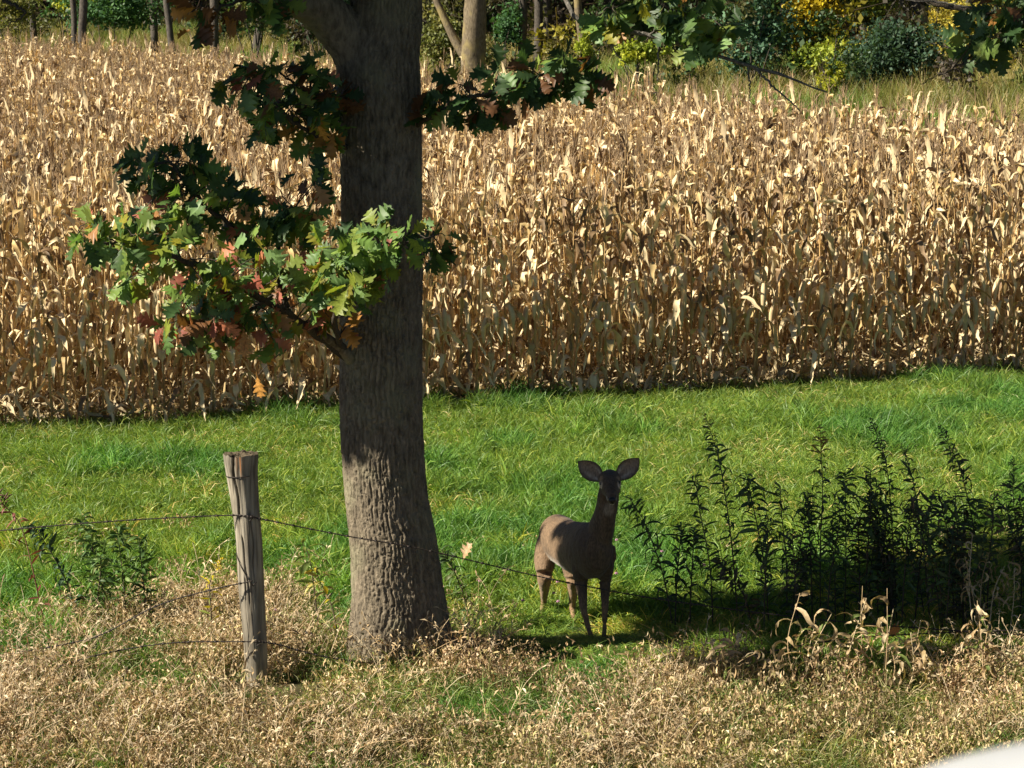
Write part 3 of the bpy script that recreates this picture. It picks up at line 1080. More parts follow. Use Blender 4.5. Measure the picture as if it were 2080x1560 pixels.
keep = (r.random(len(x)) > dr * (.12 + .42 * sstep(.33, .56, fbm(x * 1.3, y * 1.3, 0, 15)))) & (y < front_edge(x) + 0.35 + 0.3 * r.normal(size=len(x)))
x, y, dr = x[keep], y[keep], dr[keep]
n = len(x)
big = fbm(x * .55, y * .55, 0, 8)
mid = fbm(x * 2.2, y * 2.2, 0, 9)
idx = r.integers(0, 4, n)
idx[(mid > .56) & (r.random(n) < .6)] = r.integers(4, 6)
lush = (big > .52) & (r.random(n) < .5)
idx[lush] = r.integers(6, 8, lush.sum())
tint = np.array([1.12, 1.0, .95]) * r.uniform(1.05, 1.7, (n, 1))
yel = sstep(.46, .62, mid)[:, None] * sstep(19, 15.5, y)[:, None]
tint *= (1 - yel) + yel * np.array([1.55, 1.22, 1.1])
cool = sstep(.5, .62, big)[:, None]
tint *= (1 - cool) + cool * np.array([.66, .92, 1.1])
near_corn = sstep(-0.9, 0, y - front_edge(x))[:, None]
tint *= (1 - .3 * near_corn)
sc = r.uniform(.75, 1.25, n) * (1 + .3 * (big - .5)) * (1 - .5 * dr)
feet = np.exp(-(((x - .45) / .75) ** 2 + ((y - 13.9) / .8) ** 2) ** 2) + np.exp(-(((x + 1.47) / .3) ** 2 + ((y - 12.75) / .4) ** 2) ** 2)      # cropped where the doe grazes
feet = np.minimum(feet, 1)
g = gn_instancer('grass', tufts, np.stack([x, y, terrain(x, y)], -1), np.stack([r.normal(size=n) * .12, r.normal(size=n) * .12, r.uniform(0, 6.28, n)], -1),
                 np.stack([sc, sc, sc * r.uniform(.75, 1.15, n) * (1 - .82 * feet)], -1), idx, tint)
tag(g, 'lush green grass between the corn field and the wire fence', 'grass', kind='stuff')

# dry matted weeds and grass of the verge
def dry_tuft(seed, nb, cols, hmax=.22, rad=.12):
    r = np.random.default_rng(seed)
    mb = MB()
    for q in range(nb):
        a, d = r.uniform(0, 6.28), rad * math.sqrt(r.random())
        h = hmax * r.random() ** .7
        p0 = np.array([d * math.cos(a), d * math.sin(a), h])
        az, e = r.uniform(0, 6.28), r.uniform(-1.2, 1.2)
        Ln = r.uniform(.018, .055)
        pts = [p0]
        kx, ke = r.normal() * .7, r.normal() * .8
        for t in range(4):
            dv = np.array([math.cos(e) * math.cos(az), math.cos(e) * math.sin(az), math.sin(e)])
            pts.append(pts[-1] + dv * Ln / 4)
            e += ke; az += kx
        V, F = strip(np.array(pts), np.array([.25, .9, 1, .7, .1]) * r.uniform(.0022, .0055), r.normal(size=3), rows3=False)
        mb.add(V, F, np.array(cols[r.integers(len(cols))]) * r.uniform(.8, 1.2))
    for q in range(nb // 6):      # stems
        a, d = r.uniform(0, 6.28), rad * math.sqrt(r.random())
        p0 = np.array([d * math.cos(a), d * math.sin(a), -.01])
        az, e = r.uniform(0, 6.28), r.uniform(.3, 1.5)
        dv = np.array([math.cos(e) * math.cos(az), math.cos(e) * math.sin(az), math.sin(e)])
        Ln = hmax * r.uniform(.5, 1.2)
        V, F = strip(np.array([p0, p0 + dv * Ln * .5 + r.normal(size=3) * .01, p0 + dv * Ln]), np.array([1, .9, .4]) * .0017, r.normal(size=3), rows3=False)
        mb.add(V, F, np.array(cols[r.integers(len(cols))]) * .85)
    return mb.build('dry_tuft', M_dry_i)


DC = [(0.68, 0.53, 0.33), (0.60, 0.44, 0.25), (0.76, 0.62, 0.42), (0.40, 0.28, 0.16), (0.24, 0.17, 0.10), (0.46, 0.40, 0.19), (0.20, 0.20, 0.07)]
drys = [dry_tuft(800 + s, 62, DC, .13, .11) for s in range(6)] + [dry_tuft(820 + s, 55, DC, .24, .10) for s in range(3)]
vt = [grass_tuft(840 + s, 26, .12, .10, .28, [(.50, .42, .22), (.40, .36, .14), (.22, .25, .06), (.12, .19, .04), (.58, .48, .28), (.16, .22, .05)], .0022, 1.35) for s in range(5)]
x, y = scatter(10.4, 16.5, 60)
dr = dryness(x, y)
keep = r.random(len(x)) < dr
x, y = x[keep], y[keep]
n = len(x)
green = sstep(.42, .6, fbm(x * 1.9, y * 1.9, 0, 91))[:, None]
tint = ((1 - green) + green * np.array([.5, .75, .5])) * r.uniform(.7, 1.3, (n, 1))
sc = r.uniform(.6, 1.2, n) * (1 - .8 * np.exp(-(((x - .45) / .7) ** 2 + ((y - 13.72) / .7) ** 2) ** 2)) * (1 - .7 * np.exp(-(((x + 1.47) / .3) ** 2 + ((y - 12.75) / .4) ** 2) ** 2))
g = gn_instancer('verge_grass', vt, np.stack([x, y, terrain(x, y)], -1), np.stack([r.normal(size=n) * .25, r.normal(size=n) * .25, r.uniform(0, 6.28, n)], -1),
                 np.repeat(sc[:, None], 3, 1), r.integers(0, 5, n), tint)
tag(g, 'thin tan and green grass blades rising through the dry verge', 'verge grass', kind='stuff')
x, y = scatter(10.4, 17.5, 84)
dr = dryness(x, y)
patch = fbm(x * 1.3, y * 1.3, 0, 15)
keep = r.random(len(x)) < dr * (.06 + .78 * sstep(.36, .58, patch)) + .015
x, y = x[keep], y[keep]
n = len(x)
t_ = r.uniform(.6, 1.25, (n, 1)) * (0.5 + 1.0 * fbm(x * 2.2, y * 2.2, 0, 16))[:, None]
tint = t_ * np.array([1, 1, 1])
pink = (fbm(x * .8, y * .8, 0, 18) > .5)[:, None]
tint = tint * np.where(pink, [1.02, .96, .94], [.98, .98, .90])
sc = r.uniform(.7, 1.25, n)
feet = np.exp(-(((x - .45) / .7) ** 2 + ((y - 13.72) / .7) ** 2) ** 2) + .8 * np.exp(-(((x + 1.47) / .3) ** 2 + ((y - 12.75) / .4) ** 2) ** 2)
sc = sc * (1 - .7 * np.minimum(feet, 1))
k_ = r.random(n) > .75 * np.minimum(feet, 1)
x, y, sc, tint, n, pk = x[k_], y[k_], sc[k_], tint[k_], int(k_.sum()), patch[keep][k_]
g = gn_instancer('dry_grass', drys, np.stack([x, y, terrain(x, y)], -1), np.stack([r.normal(size=n) * .15, r.normal(size=n) * .15, r.uniform(0, 6.28, n)], -1),
                 np.stack([sc, sc, sc * (0.6 + .9 * pk)], -1), r.integers(0, 9, n), tint)
tag(g, 'matted dry tan grass and dead weeds covering the verge in the foreground', 'dry grass', kind='stuff')

# wispy straws with small seed heads standing out of the matted verge
def straw(seed):
    r = np.random.default_rng(seed)
    mb = MB()
    for q in range(9):
        a, d = r.uniform(0, 6.28), .12 * math.sqrt(r.random())
        p0 = np.array([d * math.cos(a), d * math.sin(a), -.02])
        az, e_, Ln = r.uniform(0, 6.28), r.uniform(.8, 1.55), r.uniform(.2, .5)
        pts = [p0]
        for t_ in range(6):
            pts.append(pts[-1] + np.array([math.cos(e_) * math.cos(az), math.cos(e_) * math.sin(az), math.sin(e_)]) * Ln / 6)
            e_ -= r.uniform(.02, .30)
        pts = np.array(pts)
        c_ = np.array(DC[r.integers(3)]) * r.uniform(.8, 1.1)
        V, F = tube(pts, np.linspace(.0022, .0012, 7), 4, cap=False)
        mb.add(V, F, c_)
        for k_ in range(r.integers(5, 12)):
            u_ = r.uniform(.45, 1)
            p = np.array([np.interp(u_, np.linspace(0, 1, 7), pts[:, k]) for k in range(3)])
            d_ = unit(r.normal(size=3) + [0, 0, .3])
            l_ = r.uniform(.015, .05)
            V, F = strip(np.array([p, p + d_ * l_ * .5 + [0, 0, .004], p + d_ * l_ - [0, 0, .006]]), np.array([.3, 1, .1]) * r.uniform(.003, .0058), r.normal(size=3), rows3=False)
            mb.add(V, F, c_ * r.uniform(.8, 1.15))
    return mb.build('straw_tuft', M_dry_i)


straws = [straw(860 + s) for s in range(7)]
x, y = scatter(11.0, 16.5, 60)
dr = dryness(x, y)
cl = sstep(.42, .62, fbm(x * 1.1, y * 1.1, 0, 95))
hot = np.exp(-(((x + 1.5) / .5) ** 2 + ((y - 13.6) / .35) ** 2)) + np.exp(-(((x + .75) / .7) ** 2 + ((y - 13.2) / .25) ** 2)) + .8 * sstep(-2.2, -2.8, x)
keep = (r.random(len(x)) < dr * np.clip(cl * .8 + hot, 0, 1)) & ~((np.abs(x - .45) < .55) & (y > 12.9)) & ~((np.abs(x + 1.47) < .22) & (y < 13.0) & (y > 12.3))
x, y = x[keep], y[keep]
n = len(x)
sc = r.uniform(.6, 1.15, n)
g = gn_instancer('straw_stems', straws, np.stack([x, y, terrain(x, y)], -1), np.stack([r.normal(size=n) * .12, r.normal(size=n) * .12, r.uniform(0, 6.28, n)], -1),
                 np.repeat(sc[:, None], 3, 1), r.integers(0, 7, n), np.repeat(r.uniform(.7, 1.15, (n, 1)), 3, 1))
tag(g, 'wispy straw stems with seed heads standing in the dry verge', 'straw', kind='stuff')

# meadow of pale tall grass between corn and woods
MC = [(0.42, 0.33, 0.15), (0.36, 0.30, 0.11), (0.24, 0.24, 0.07), (0.48, 0.38, 0.2), (0.2, 0.22, 0.05)]
mead = [grass_tuft(750 + s, 60, .25, .45, 1.0, MC, .006, .35) for s in range(4)]
n0 = 16000
x, y = r.uniform(-20, 20, n0), r.uniform(32, 88, n0)
e = y - back_edge(x)
k = (e > 0.3) & (e < 20) & in_view(x, y, 1.5)
x, y = x[k], y[k]
n = len(x)
tint = np.ones((n, 3)) * (0.6 + 0.8 * fbm(x * .5, y * .5, 0, 26))[:, None]
gr_ = sstep(.55, .68, fbm(x * .35, y * .35, 0, 29))[:, None]
tint *= (1 - gr_) + gr_ * np.array([.6, 1.05, .6])
g = gn_instancer('meadow', mead, np.stack([x, y, terrain(x, y)], -1), np.stack([r.normal(size=n) * .1, r.normal(size=n) * .1, r.uniform(0, 6.28, n)], -1),
                 np.repeat(r.uniform(.6, 1.2, (n, 1)), 3, 1), r.integers(0, 4, n), tint)
tag(g, 'tall tan and green meadow grass between the corn and the woods', 'meadow grass', kind='stuff')

# ------------------------------------------------------------------ woods behind
def leafmass(mb, c, rad, n, size, cols, r, clumps=None, shell=.5):
    c, rad = np.asarray(c, float), np.asarray(rad, float)
    nc = clumps or max(6, n // 45)
    u_ = unit(r.normal(size=(nc, 3))) * (r.random((nc, 1)) ** shell)
    cc = c + u_ * rad * (0.55 + 0.85 * noise(u_[:, 0] * 1.7 + 9, u_[:, 1] * 1.7, u_[:, 2] * 1.7, int(n)))[:, None]
    k = r.integers(0, nc, n)
    p = cc[k] + r.normal(size=(n, 3)) * rad * r.uniform(.07, .24, (nc, 1))[k]
    d = unit(r.normal(size=(n, 3)) + [0, 0, -.3])
    nn = unit(r.normal(size=(n, 3)) * .8 + [0, 0, .5] + SD * .4)
    s_ = unit(np.cross(d, nn))
    L_ = (size * r.uniform(.6, 1.3, n))[:, None]
    V = np.stack([p, p + d * L_ * .5 + s_ * L_ * .3, p + d * L_, p + d * L_ * .5 - s_ * L_ * .3], 1).reshape(-1, 3)
    F = np.arange(4 * n).reshape(-1, 4)
    pal = np.array(cols)
    ccol = pal[r.integers(0, len(pal), nc)]
    col = ccol[k] * r.uniform(.7, 1.3, (n, 1))
    mb.add(V, F, np.repeat(col, 4, 0))


def gz(x, y):
    return float(terrain(x, y))


SG = [(0.072, 0.16, 0.058), (0.102, 0.203, 0.072), (0.058, 0.131, 0.051)]
SBG = [(0.116, 0.217, 0.131), (0.145, 0.261, 0.145), (0.072, 0.145, 0.087)]
SY = [(0.483, 0.38, 0.034), (0.414, 0.345, 0.046), (0.552, 0.414, 0.023)]
SYG = [(0.348, 0.401, 0.052), (0.452, 0.47, 0.052), (0.26, 0.33, 0.052)]
SPY = [(0.552, 0.469, 0.11), (0.414, 0.386, 0.083), (0.607, 0.482, 0.083)]
SDK = [(0.036, 0.072, 0.043), (0.051, 0.094, 0.051), (0.043, 0.08, 0.036)]
SOL = [(0.174, 0.192, 0.052), (0.244, 0.227, 0.07), (0.139, 0.157, 0.052)]


def shrub(name, label, px, py, rx, ry, D, n, size, cols, seed, cat='shrub', clumps=None, trunk=0.03):
    r = np.random.default_rng(seed)
    c = P(px, py, D)
    s_ = FPX / D
    g0 = gz(c[0], c[1])
    root = thing(name, (c[0], c[1], g0), label, cat)
    mb = MB()
    cen = np.array([0, 0, c[2] - g0])
    leafmass(mb, cen, (rx / s_, min(rx, ry * 1.3) / s_ * .9, ry / s_), n, size, cols, r, clumps)
    obj('crown', mb.build('crown', M_shrub), root)
    sm = MB()
    top = max(0.4, c[2] - g0)
    for q in range(5):
        e = cen + r.normal(size=3) * np.array([rx, rx, ry]) / s_ * .5
        V, F = tube(spline([[r.normal() * .1, r.normal() * .1, -.1], e * .5 + r.normal(size=3) * .08, e], 7), np.linspace(trunk, trunk * .3, 7), 5, cap=False)
        sm.add(V, F)
    obj('stem', sm.build('stem', M_wood), root)


shrub('shrub', 'tall blue green broad leaved shrub under the hanging oak branch', 1530, 50, 85, 105, 55, 4200, .13, SBG, 1)
shrub('young_tree', 'bright yellow leaved young tree right of the blue green shrub', 1645, 40, 60, 80, 56, 2200, .13, SY, 2, 'tree')
shrub('shrub', 'loose yellow green shrub below the bright yellow tree', 1690, 115, 65, 45, 54, 1500, .11, SYG, 3)
shrub('shrub', 'small bright lime shrub at the meadow edge before the dark bush', 1690, 158, 24, 28, 51, 700, .09, [(.36, .36, .03), (.30, .33, .03)], 4)
shrub('shrub', 'round dark green bush at the woods edge, beneath the bare corner twigs', 1820, 105, 105, 85, 52, 5600, .11, SDK + [(.07, .13, .08)], 5)
shrub('young_tree', 'pale yellow young tree at the far right edge of the woods', 1965, 60, 75, 110, 56, 3600, .10, SPY, 6, 'tree')
shrub('shrub', 'low golden shrub at the right border beneath the oak leaf tuft', 2050, 140, 45, 60, 52, 1500, .11, SPY + SY, 7)
shrub('shrub', 'low yellow green shrub in the meadow below the leaning pale trunk', 1300, 108, 52, 24, 55, 1300, .11, SYG, 8)
shrub('shrub', 'small yellow green shrub half behind the dark oak leaves right of trunk', 1190, 105, 32, 36, 54, 700, .11, SYG, 9)
shrub('shrub', 'olive brush between the oak and the lichen covered tree', 900, 70, 55, 60, 62, 2600, .11, SOL, 10)
shrub('shrub', 'leafy green shrub just right of the lichen covered tree', 1030, 55, 32, 50, 62, 1200, .12, SG, 11)
shrub('shrub', 'pale yellow thicket right of the round dark bush', 1915, 60, 45, 70, 57, 1800, .10, SPY + SOL, 19)
shrub('shrub', 'yellow olive brush in the top right corner behind the oak leaves', 2055, 50, 50, 70, 58, 2000, .11, SPY + SYG, 20)
shrub('shrub', 'dense green shrub at the corn\'s far edge, top left', 225, 18, 90, 42, 72, 3200, .14, SG, 12)
shrub('shrub', 'yellow green shrub beside the green one at top left', 140, 5, 55, 40, 74, 1700, .14, SYG + SG, 13)
shrub('shrub', 'olive brown brush in the top left corner behind the corn', 30, 20, 60, 45, 73, 1900, .13, SOL, 14)
shrub('shrub', 'green shrub showing above the fork of the oak limb', 660, 5, 60, 42, 70, 2200, .14, SG + SBG, 15)
shrub('shrub', 'olive yellow thicket between the yellow trees at the woods edge', 1770, 20, 70, 45, 60, 2200, .11, SOL + SYG, 16)
shrub('shrub', 'dull green thicket behind the orange leaf cluster left of the oak', 520, 20, 70, 45, 71, 2000, .13, SG + SOL, 17)
shrub('shrub', 'grey green bush in shade behind the hanging oak leaves', 1420, 90, 50, 60, 60, 1600, .11, SDK + SG, 18)


def bg_tree(label, px, py_base, w, D, lean, seed, mat, h=9, group=None, limbs=(), crown_cols=SG, crown=True, cat='tree'):
    r = np.random.default_rng(seed)
    s_ = FPX / D
    b = P(px, py_base, D)
    g0 = gz(b[0], b[1])
    root = thing('woodland_tree', (b[0], b[1], g0), label, cat, group)
    rad = w / 2 / s_
    zs = np.linspace(-.2, h, 14)
    cl = np.stack([lean * zs + np.cumsum(r.normal(size=14)) * .02 * (zs > 0), np.cumsum(r.normal(size=14)) * .03, zs], -1)
    prof = np.interp(zs, [-.2, .3, 1.5, h], [1.35, 1.1, 1.0, .45])
    V, F = tube(spline(np.concatenate([cl, (rad * prof)[:, None]], 1), 60)[:, :3], spline((rad * prof)[:, None], 60)[:, 0], 18)
    V = V + (fbm(V[:, 0] * 14, V[:, 1] * 14, V[:, 2] * 5, seed)[:, None] - .5) * rad * .3 * unit(V - np.stack([np.interp(V[:, 2], zs, cl[:, 0]), np.interp(V[:, 2], zs, cl[:, 1]), V[:, 2]], -1))
    obj('trunk', mk_mesh('trunk', V, quads(F), mat), root)
    lim = list(limbs)
    for q in range(3):
        lim.append((r.uniform(.55, .9) * h, r.choice([-1, 1]) * r.uniform(.8, 2), r.uniform(.8, 2), .35))
    for z0, dx, dz, fr in lim:
        p0 = np.array([np.interp(z0, zs, cl[:, 0]), np.interp(z0, zs, cl[:, 1]), z0])
        V, F = tube(spline([p0, p0 + [dx * .4, r.normal() * .2, dz * .3], p0 + [dx, r.normal() * .4, dz]], 14), np.linspace(rad * fr, rad * fr * .45, 14), 8)
        obj('limb', mk_mesh('limb', V, quads(F), mat), root)
    if crown:
        mb = MB()
        leafmass(mb, (lean * h, 0, h + .5), (2.2, 2.2, 2.4), 1500, .24, crown_cols, r)
        obj('crown', mb.build('crown', M_shrub), root)


bg_tree('stout lichen covered tree trunk just right of the oak, at the meadow edge', 962, 150, 50, 55, 0.01, 201, M_lichen, limbs=((1.75, -1.1, 2.0, .5),), crown_cols=SYG)
bg_tree('slim grey trunk leaning left in front of the dark woods', 1195, 120, 17, 58, -0.10, 202, M_lichen, h=8)
bg_tree('slender dark trunk, left of a close pair right of the lichen tree', 1062, 110, 17, 62, -0.01, 203, M_wood)
bg_tree('slender dark trunk, right of a close pair right of the lichen tree', 1092, 110, 18, 63, -0.03, 204, M_wood)
bg_tree('thin grey trunk above the corn in the top left', 312, 60, 15, 75, -0.04, 205, M_wood)
bg_tree('dark straight trunk between blue green shrub and yellow tree', 1592, 140, 24, 60, 0.0, 206, M_wood)
bg_tree('grey trunk rising behind the round dark bush', 1862, 100, 26, 60, -0.02, 207, M_wood)
bg_tree('grey branching trunk behind the olive yellow thicket', 1758, 80, 20, 62, 0.03, 208, M_wood, limbs=((1.6, .9, 1.2, .5),))
r = np.random.default_rng(77)
for q in range(46):
    px = -150 + (2380) * (q + r.random()) / 46
    D = r.uniform(66, 100)
    bg_tree('dark slim tree trunk standing deep in the shaded woods', px, 60, r.uniform(9, 20), D, r.normal() * .04, 300 + q, M_wood, h=r.uniform(8, 12),
            group='dark trunks in the shaded woods', crown_cols=SG + SOL)

# understorey and roof of the woods as one mass
wk = []
for s_ in range(5):
    mb = MB()
    leafmass(mb, (0, 0, 0), (.9, .9, .7), 260, .16, [(1, 1, 1)], np.random.default_rng(900 + s_), clumps=16)
    bm_r = np.random.default_rng(950 + s_)
    for q in range(7):
        d = unit(bm_r.normal(size=3))
        V, F = tube(np.array([-d * .9, bm_r.normal(size=3) * .1, d * .9]), [.012, .01, .005], 4, cap=False)
        mb.add(V, F, (.6, .5, .42))
    wk.append(mb.build('woods_clump', M_shrub_i))
n1 = 1500
x, y = r.uniform(-32, 32, n1), r.uniform(48, 110, n1)
e = y - back_edge(x)
k = (e > 13) & in_view(x, y, 4)
x, y = x[k], y[k]
z = terrain(x, y) + r.uniform(.1, 5.5, len(x)) * r.random(len(x)) ** .5
n2 = 1700
x2, y2 = r.uniform(-75, 40, n2), r.uniform(46, 120, n2)
k2 = (y2 - back_edge(np.maximum(x2, -18)) > 15)
x2, y2 = x2[k2], y2[k2]
z2 = terrain(x2, y2) + r.uniform(6, 12, len(x2))
pts = np.concatenate([np.stack([x, y, z], -1), np.stack([x2, y2, z2], -1)])
n = len(pts)
pal = np.array([(.05, .09, .03), (.04, .07, .03), (.09, .10, .03), (.12, .12, .05), (.24, .21, .03), (.07, .06, .04), (.10, .08, .06)])
ti = pal[r.choice(len(pal), n, p=[.22, .2, .16, .12, .06, .12, .12])] * r.uniform(.7, 1.3, (n, 1))
sc = np.concatenate([r.uniform(.6, 1.5, len(x)), r.uniform(1.6, 3.0, len(x2))])
g = gn_instancer('woods', wk, pts, r.uniform(0, 6.28, (n, 3)), np.repeat(sc[:, None], 3, 1), r.integers(0, 5, n), ti)
tag(g, 'dense shaded undergrowth and leaf canopy of the woods behind the corn', 'woods', kind='stuff')
# shade of the same woods further back

# ------------------------------------------------------------------ white-tailed doe
def loft(rows, k=20):
    """rows: x y z lateral-radius vertical-radius; rings across the path, long axis kept level"""
    rows = np.asarray(rows, float)
    c = rows[:, :3]
    T = unit(np.gradient(c, axis=0))
    lat = unit(np.cross(T, [0, 0, 1.0]) + 1e-6)
    ver = np.cross(lat, T)
    a = np.linspace(0, 2 * math.pi, k, endpoint=False)
    V = c[:, None] + rows[:, 3, None, None] * np.cos(a)[None, :, None] * lat[:, None] + rows[:, 4, None, None] * np.sin(a)[None, :, None] * ver[:, None]
    n = len(rows)
    i, j = np.meshgrid(np.arange(n - 1), np.arange(k), indexing='ij')
    j2 = (j + 1) % k
    F = np.stack([i * k + j, i * k + j2, (i + 1) * k + j2, (i + 1) * k + j], -1).reshape(-1, 4)
    V = V.reshape(-1, 3)
    V = np.concatenate([V, c[:1] - T[:1] * rows[0, 3] * .55, c[-1:] + T[-1:] * rows[-1, 3] * .55])
    jj = np.arange(k); j2 = (jj + 1) % k
    F = np.concatenate([F, np.stack([j2, jj, np.full(k, len(V) - 2), np.full(k, len(V) - 2)], -1),
                        np.stack([(n - 1) * k + jj, (n - 1) * k + j2, np.full(k, len(V) - 1), np.full(k, len(V) - 1)], -1)])
    return V, F


DOFF = 0.20
db = P(1170, 1312, 14.2 + DOFF)
db[2] = float(terrain(db[0], db[1]))


def dp(px, py, D, *r):
    return [*(P(px, py, D + DOFF) - db), *r]


deer_mb = MB()
# barrel: rump, loin, ribs, chest, breast
V, F = loft(spline([dp(1128, 1098, 14.84, .055, .085), dp(1130, 1088, 14.74, .118, .142), dp(1140, 1096, 14.60, .135, .160), dp(1155, 1106, 14.46, .138, .165),
                    dp(1174, 1114, 14.30, .140, .178), dp(1192, 1118, 14.16, .138, .186), dp(1208, 1118, 14.02, .122, .178), dp(1219, 1118, 13.92, .085, .13)], 40), 28)
deer_mb.add(V, F)
# neck
V, F = loft(spline([dp(1208, 1112, 14.06, .105, .13), dp(1219, 1082, 13.99, .080, .105), dp(1228, 1050, 13.95, .064, .085), dp(1234, 1020, 13.93, .058, .074), dp(1237, 992, 13.93, .058, .066), dp(1238, 976, 13.92, .05, .05)], 30), 22)
deer_mb.add(V, F)
# head: skull, brow, tapering muzzle
V, F = loft(spline([dp(1237, 970, 13.97, .046, .046), dp(1238, 972, 13.93, .070, .062), dp(1239, 979, 13.87, .074, .064), dp(1240, 988, 13.81, .063, .058), dp(1241.5, 998, 13.755, .046, .050),
                    dp(1242.5, 1007, 13.71, .034, .040), dp(1243, 1014, 13.675, .032, .036), dp(1243.5, 1018, 13.655, .024, .027)], 34), 22)
deer_mb.add(V, F)
V, F = loft(np.array([dp(1240, 1004, 13.86, .030, .026), dp(1241.5, 1014, 13.77, .026, .020), dp(1243, 1021, 13.69, .022, .016), dp(1243.5, 1024, 13.67, .012, .010)]), 14)
deer_mb.add(V, F)
for sx in (-1, 1):     # brow ridge over each eye, cheek
    V, F = loft(np.array([dp(1239 + sx * 16, 973, 13.90, .012, .012), dp(1240 + sx * 17, 976, 13.86, .017, .017), dp(1240 + sx * 14, 981, 13.82, .010, .010)]), 10)
    deer_mb.add(V, F)
    V, F = loft(np.array([dp(1239 + sx * 11, 992, 13.93, .02, .02), dp(1240 + sx * 12, 995, 13.86, .028, .03), dp(1241 + sx * 7, 1005, 13.77, .018, .018)]), 12)
    deer_mb.add(V, F)


def leg(ctrl, n=44):
    ctrl = np.array(ctrl, float)
    ctrl[4:, 3:] *= .87           # slim shanks
    V, F = loft(spline(ctrl, n), 16)
    deer_mb.add(V, F)


leg([dp(1228, 1112, 14.03, .05, .075), dp(1231, 1145, 14.03, .056, .072), dp(1229, 1176, 14.06, .042, .052), dp(1229, 1205, 14.04, .031, .036), dp(1229, 1236, 14.0, .026, .029), dp(1228, 1248, 14.0, .023, .025), dp(1228, 1270, 14.0, .0165, .019), dp(1227, 1292, 14.0, .019, .021), dp(1227, 1304, 13.98, .019, .02)])
leg([dp(1181, 1112, 14.10, .055, .08), dp(1179, 1145, 14.10, .062, .078), dp(1180, 1178, 14.12, .046, .056), dp(1183, 1207, 14.08, .034, .038), dp(1186, 1240, 14.02, .0275, .030), dp(1189, 1252, 14.01, .024, .026), dp(1195, 1274, 13.99, .018, .020), dp(1202, 1295, 13.97, .020, .022), dp(1205, 1307, 13.95, .020, .021)])
leg([dp(1112, 1100, 14.74, .07, .12), dp(1107, 1135, 14.66, .075, .115), dp(1106, 1165, 14.58, .056, .08), dp(1106, 1192, 14.66, .038, .048), dp(1105, 1216, 14.76, .027, .034), dp(1104, 1226, 14.77, .023, .030), dp(1099, 1250, 14.71, .0175, .021), dp(1092, 1280, 14.63, .019, .022), dp(1089, 1292, 14.60, .019, .021)])
leg([dp(1152, 1100, 14.70, .06, .12), dp(1158, 1140, 14.60, .065, .105), dp(1163, 1168, 14.50, .052, .075), dp(1164, 1196, 14.56, .036, .046), dp(1163, 1226, 14.63, .028, .034), dp(1163, 1238, 14.63, .024, .030), dp(1167, 1262, 14.56, .0175, .021), dp(1173, 1290, 14.46, .019, .022), dp(1175, 1300, 14.43, .019, .021)])
# tail, tucked down
V, F = loft(spline([dp(1126, 1082, 14.88, .02, .03), dp(1124, 1105, 14.92, .028, .03), dp(1123, 1132, 14.92, .024, .025), dp(1123, 1152, 14.9, .010, .012)], 14), 12)
deer_mb.add(V, F)
tmp_me = deer_mb.build('deer_shape', None)
tmp = bpy.data.objects.new('deer_shape', tmp_me)
COL.objects.link(tmp)
rm = tmp.modifiers.new('r', 'REMESH'); rm.mode = 'VOXEL'; rm.voxel_size = 0.0065
sm = tmp.modifiers.new('s', 'SMOOTH'); sm.factor = .5; sm.iterations = 7
dg = bpy.context.evaluated_depsgraph_get()
body_me = bpy.data.meshes.new_from_object(tmp.evaluated_get(dg))
bpy.data.objects.remove(tmp)
body_me.name = 'body'
nv = len(body_me.vertices)
co = np.empty(nv * 3, np.float32); body_me.vertices.foreach_get('co', co); co = co.reshape(-1, 3).astype(float)
no = np.empty(nv * 3, np.float32); body_me.vertices.foreach_get('normal', no); no = no.reshape(-1, 3).astype(float)


def near(p, rad, soft=.5):
    d = np.linalg.norm((co - np.array(p[:3])) / np.asarray(rad, float), axis=1)
    return (1 - sstep(1 - soft, 1, d))[:, None]


co += no * ((fbm(co[:, 0] * 60, co[:, 1] * 60, co[:, 2] * 30, 12) - .5) * .007)[:, None]
body_me.vertices.foreach_set('co', co.astype(np.float32).ravel())
body_me.update()
from mathutils.bvhtree import BVHTree
bvh = BVHTree.FromPolygons([Vector(q) for q in co], [tuple(p_.vertices) for p_ in body_me.polygons])


def on_body(px, py):
    """point of the body surface at a photo pixel, deer coordinates"""
    o_3 = np.array([0, 0, CAM_H]) - db
    d_ = P(px, py, 14.0) - np.array([0, 0, CAM_H])
    h_ = bvh.ray_cast(Vector(o_3), Vector(d_).normalized())
    return np.array(h_[0]), np.array(h_[1])


EYES = [on_body(1239 + sx * 18.5, 981.5) for sx in (-1, 1)]
# coat: grey-brown with pale belly, throat, chin, eye rings and inner legs
coat = np.repeat(np.array([[.172, .112, .066]]), nv, 0)
fz = fbm(co[:, 0] * 26, co[:, 1] * 26, co[:, 2] * 10, 3)[:, None]
coat *= 0.7 + .6 * fz
coat *= 1 - .38 * sstep(-.02, -.16, co[:, 1])[:, None]      # shade painted into the coat of chest, neck and face
coat *= 1 - .22 * sstep(.62, .80, co[:, 2] * (co[:, 1] > -.05))[:, None]              # darker back line
bel = sstep(-.02, .12, co[:, 1])[:, None] * (sstep(-.35, -.8, no[:, 2]) * sstep(.36, .43, co[:, 2]) * sstep(.62, .5, co[:, 2]))[:, None]
coat = coat * (1 - bel) + np.array([.62, .56, .48]) * bel
legd = sstep(.36, .2, co[:, 2])[:, None]
coat = coat * (1 - legd) + np.array([.27, .17, .095]) * legd * (.8 + .4 * fz)
def blend(p, rad, c_, a=1.0, soft=.5):
    global coat
    w_ = near(p, rad, soft) * a
    coat = coat * (1 - w_) + np.array(c_) * w_
blend(dp(1236, 1036, 13.86), (.05, .06, .055), (.34, .27, .20), .5)        # throat patch
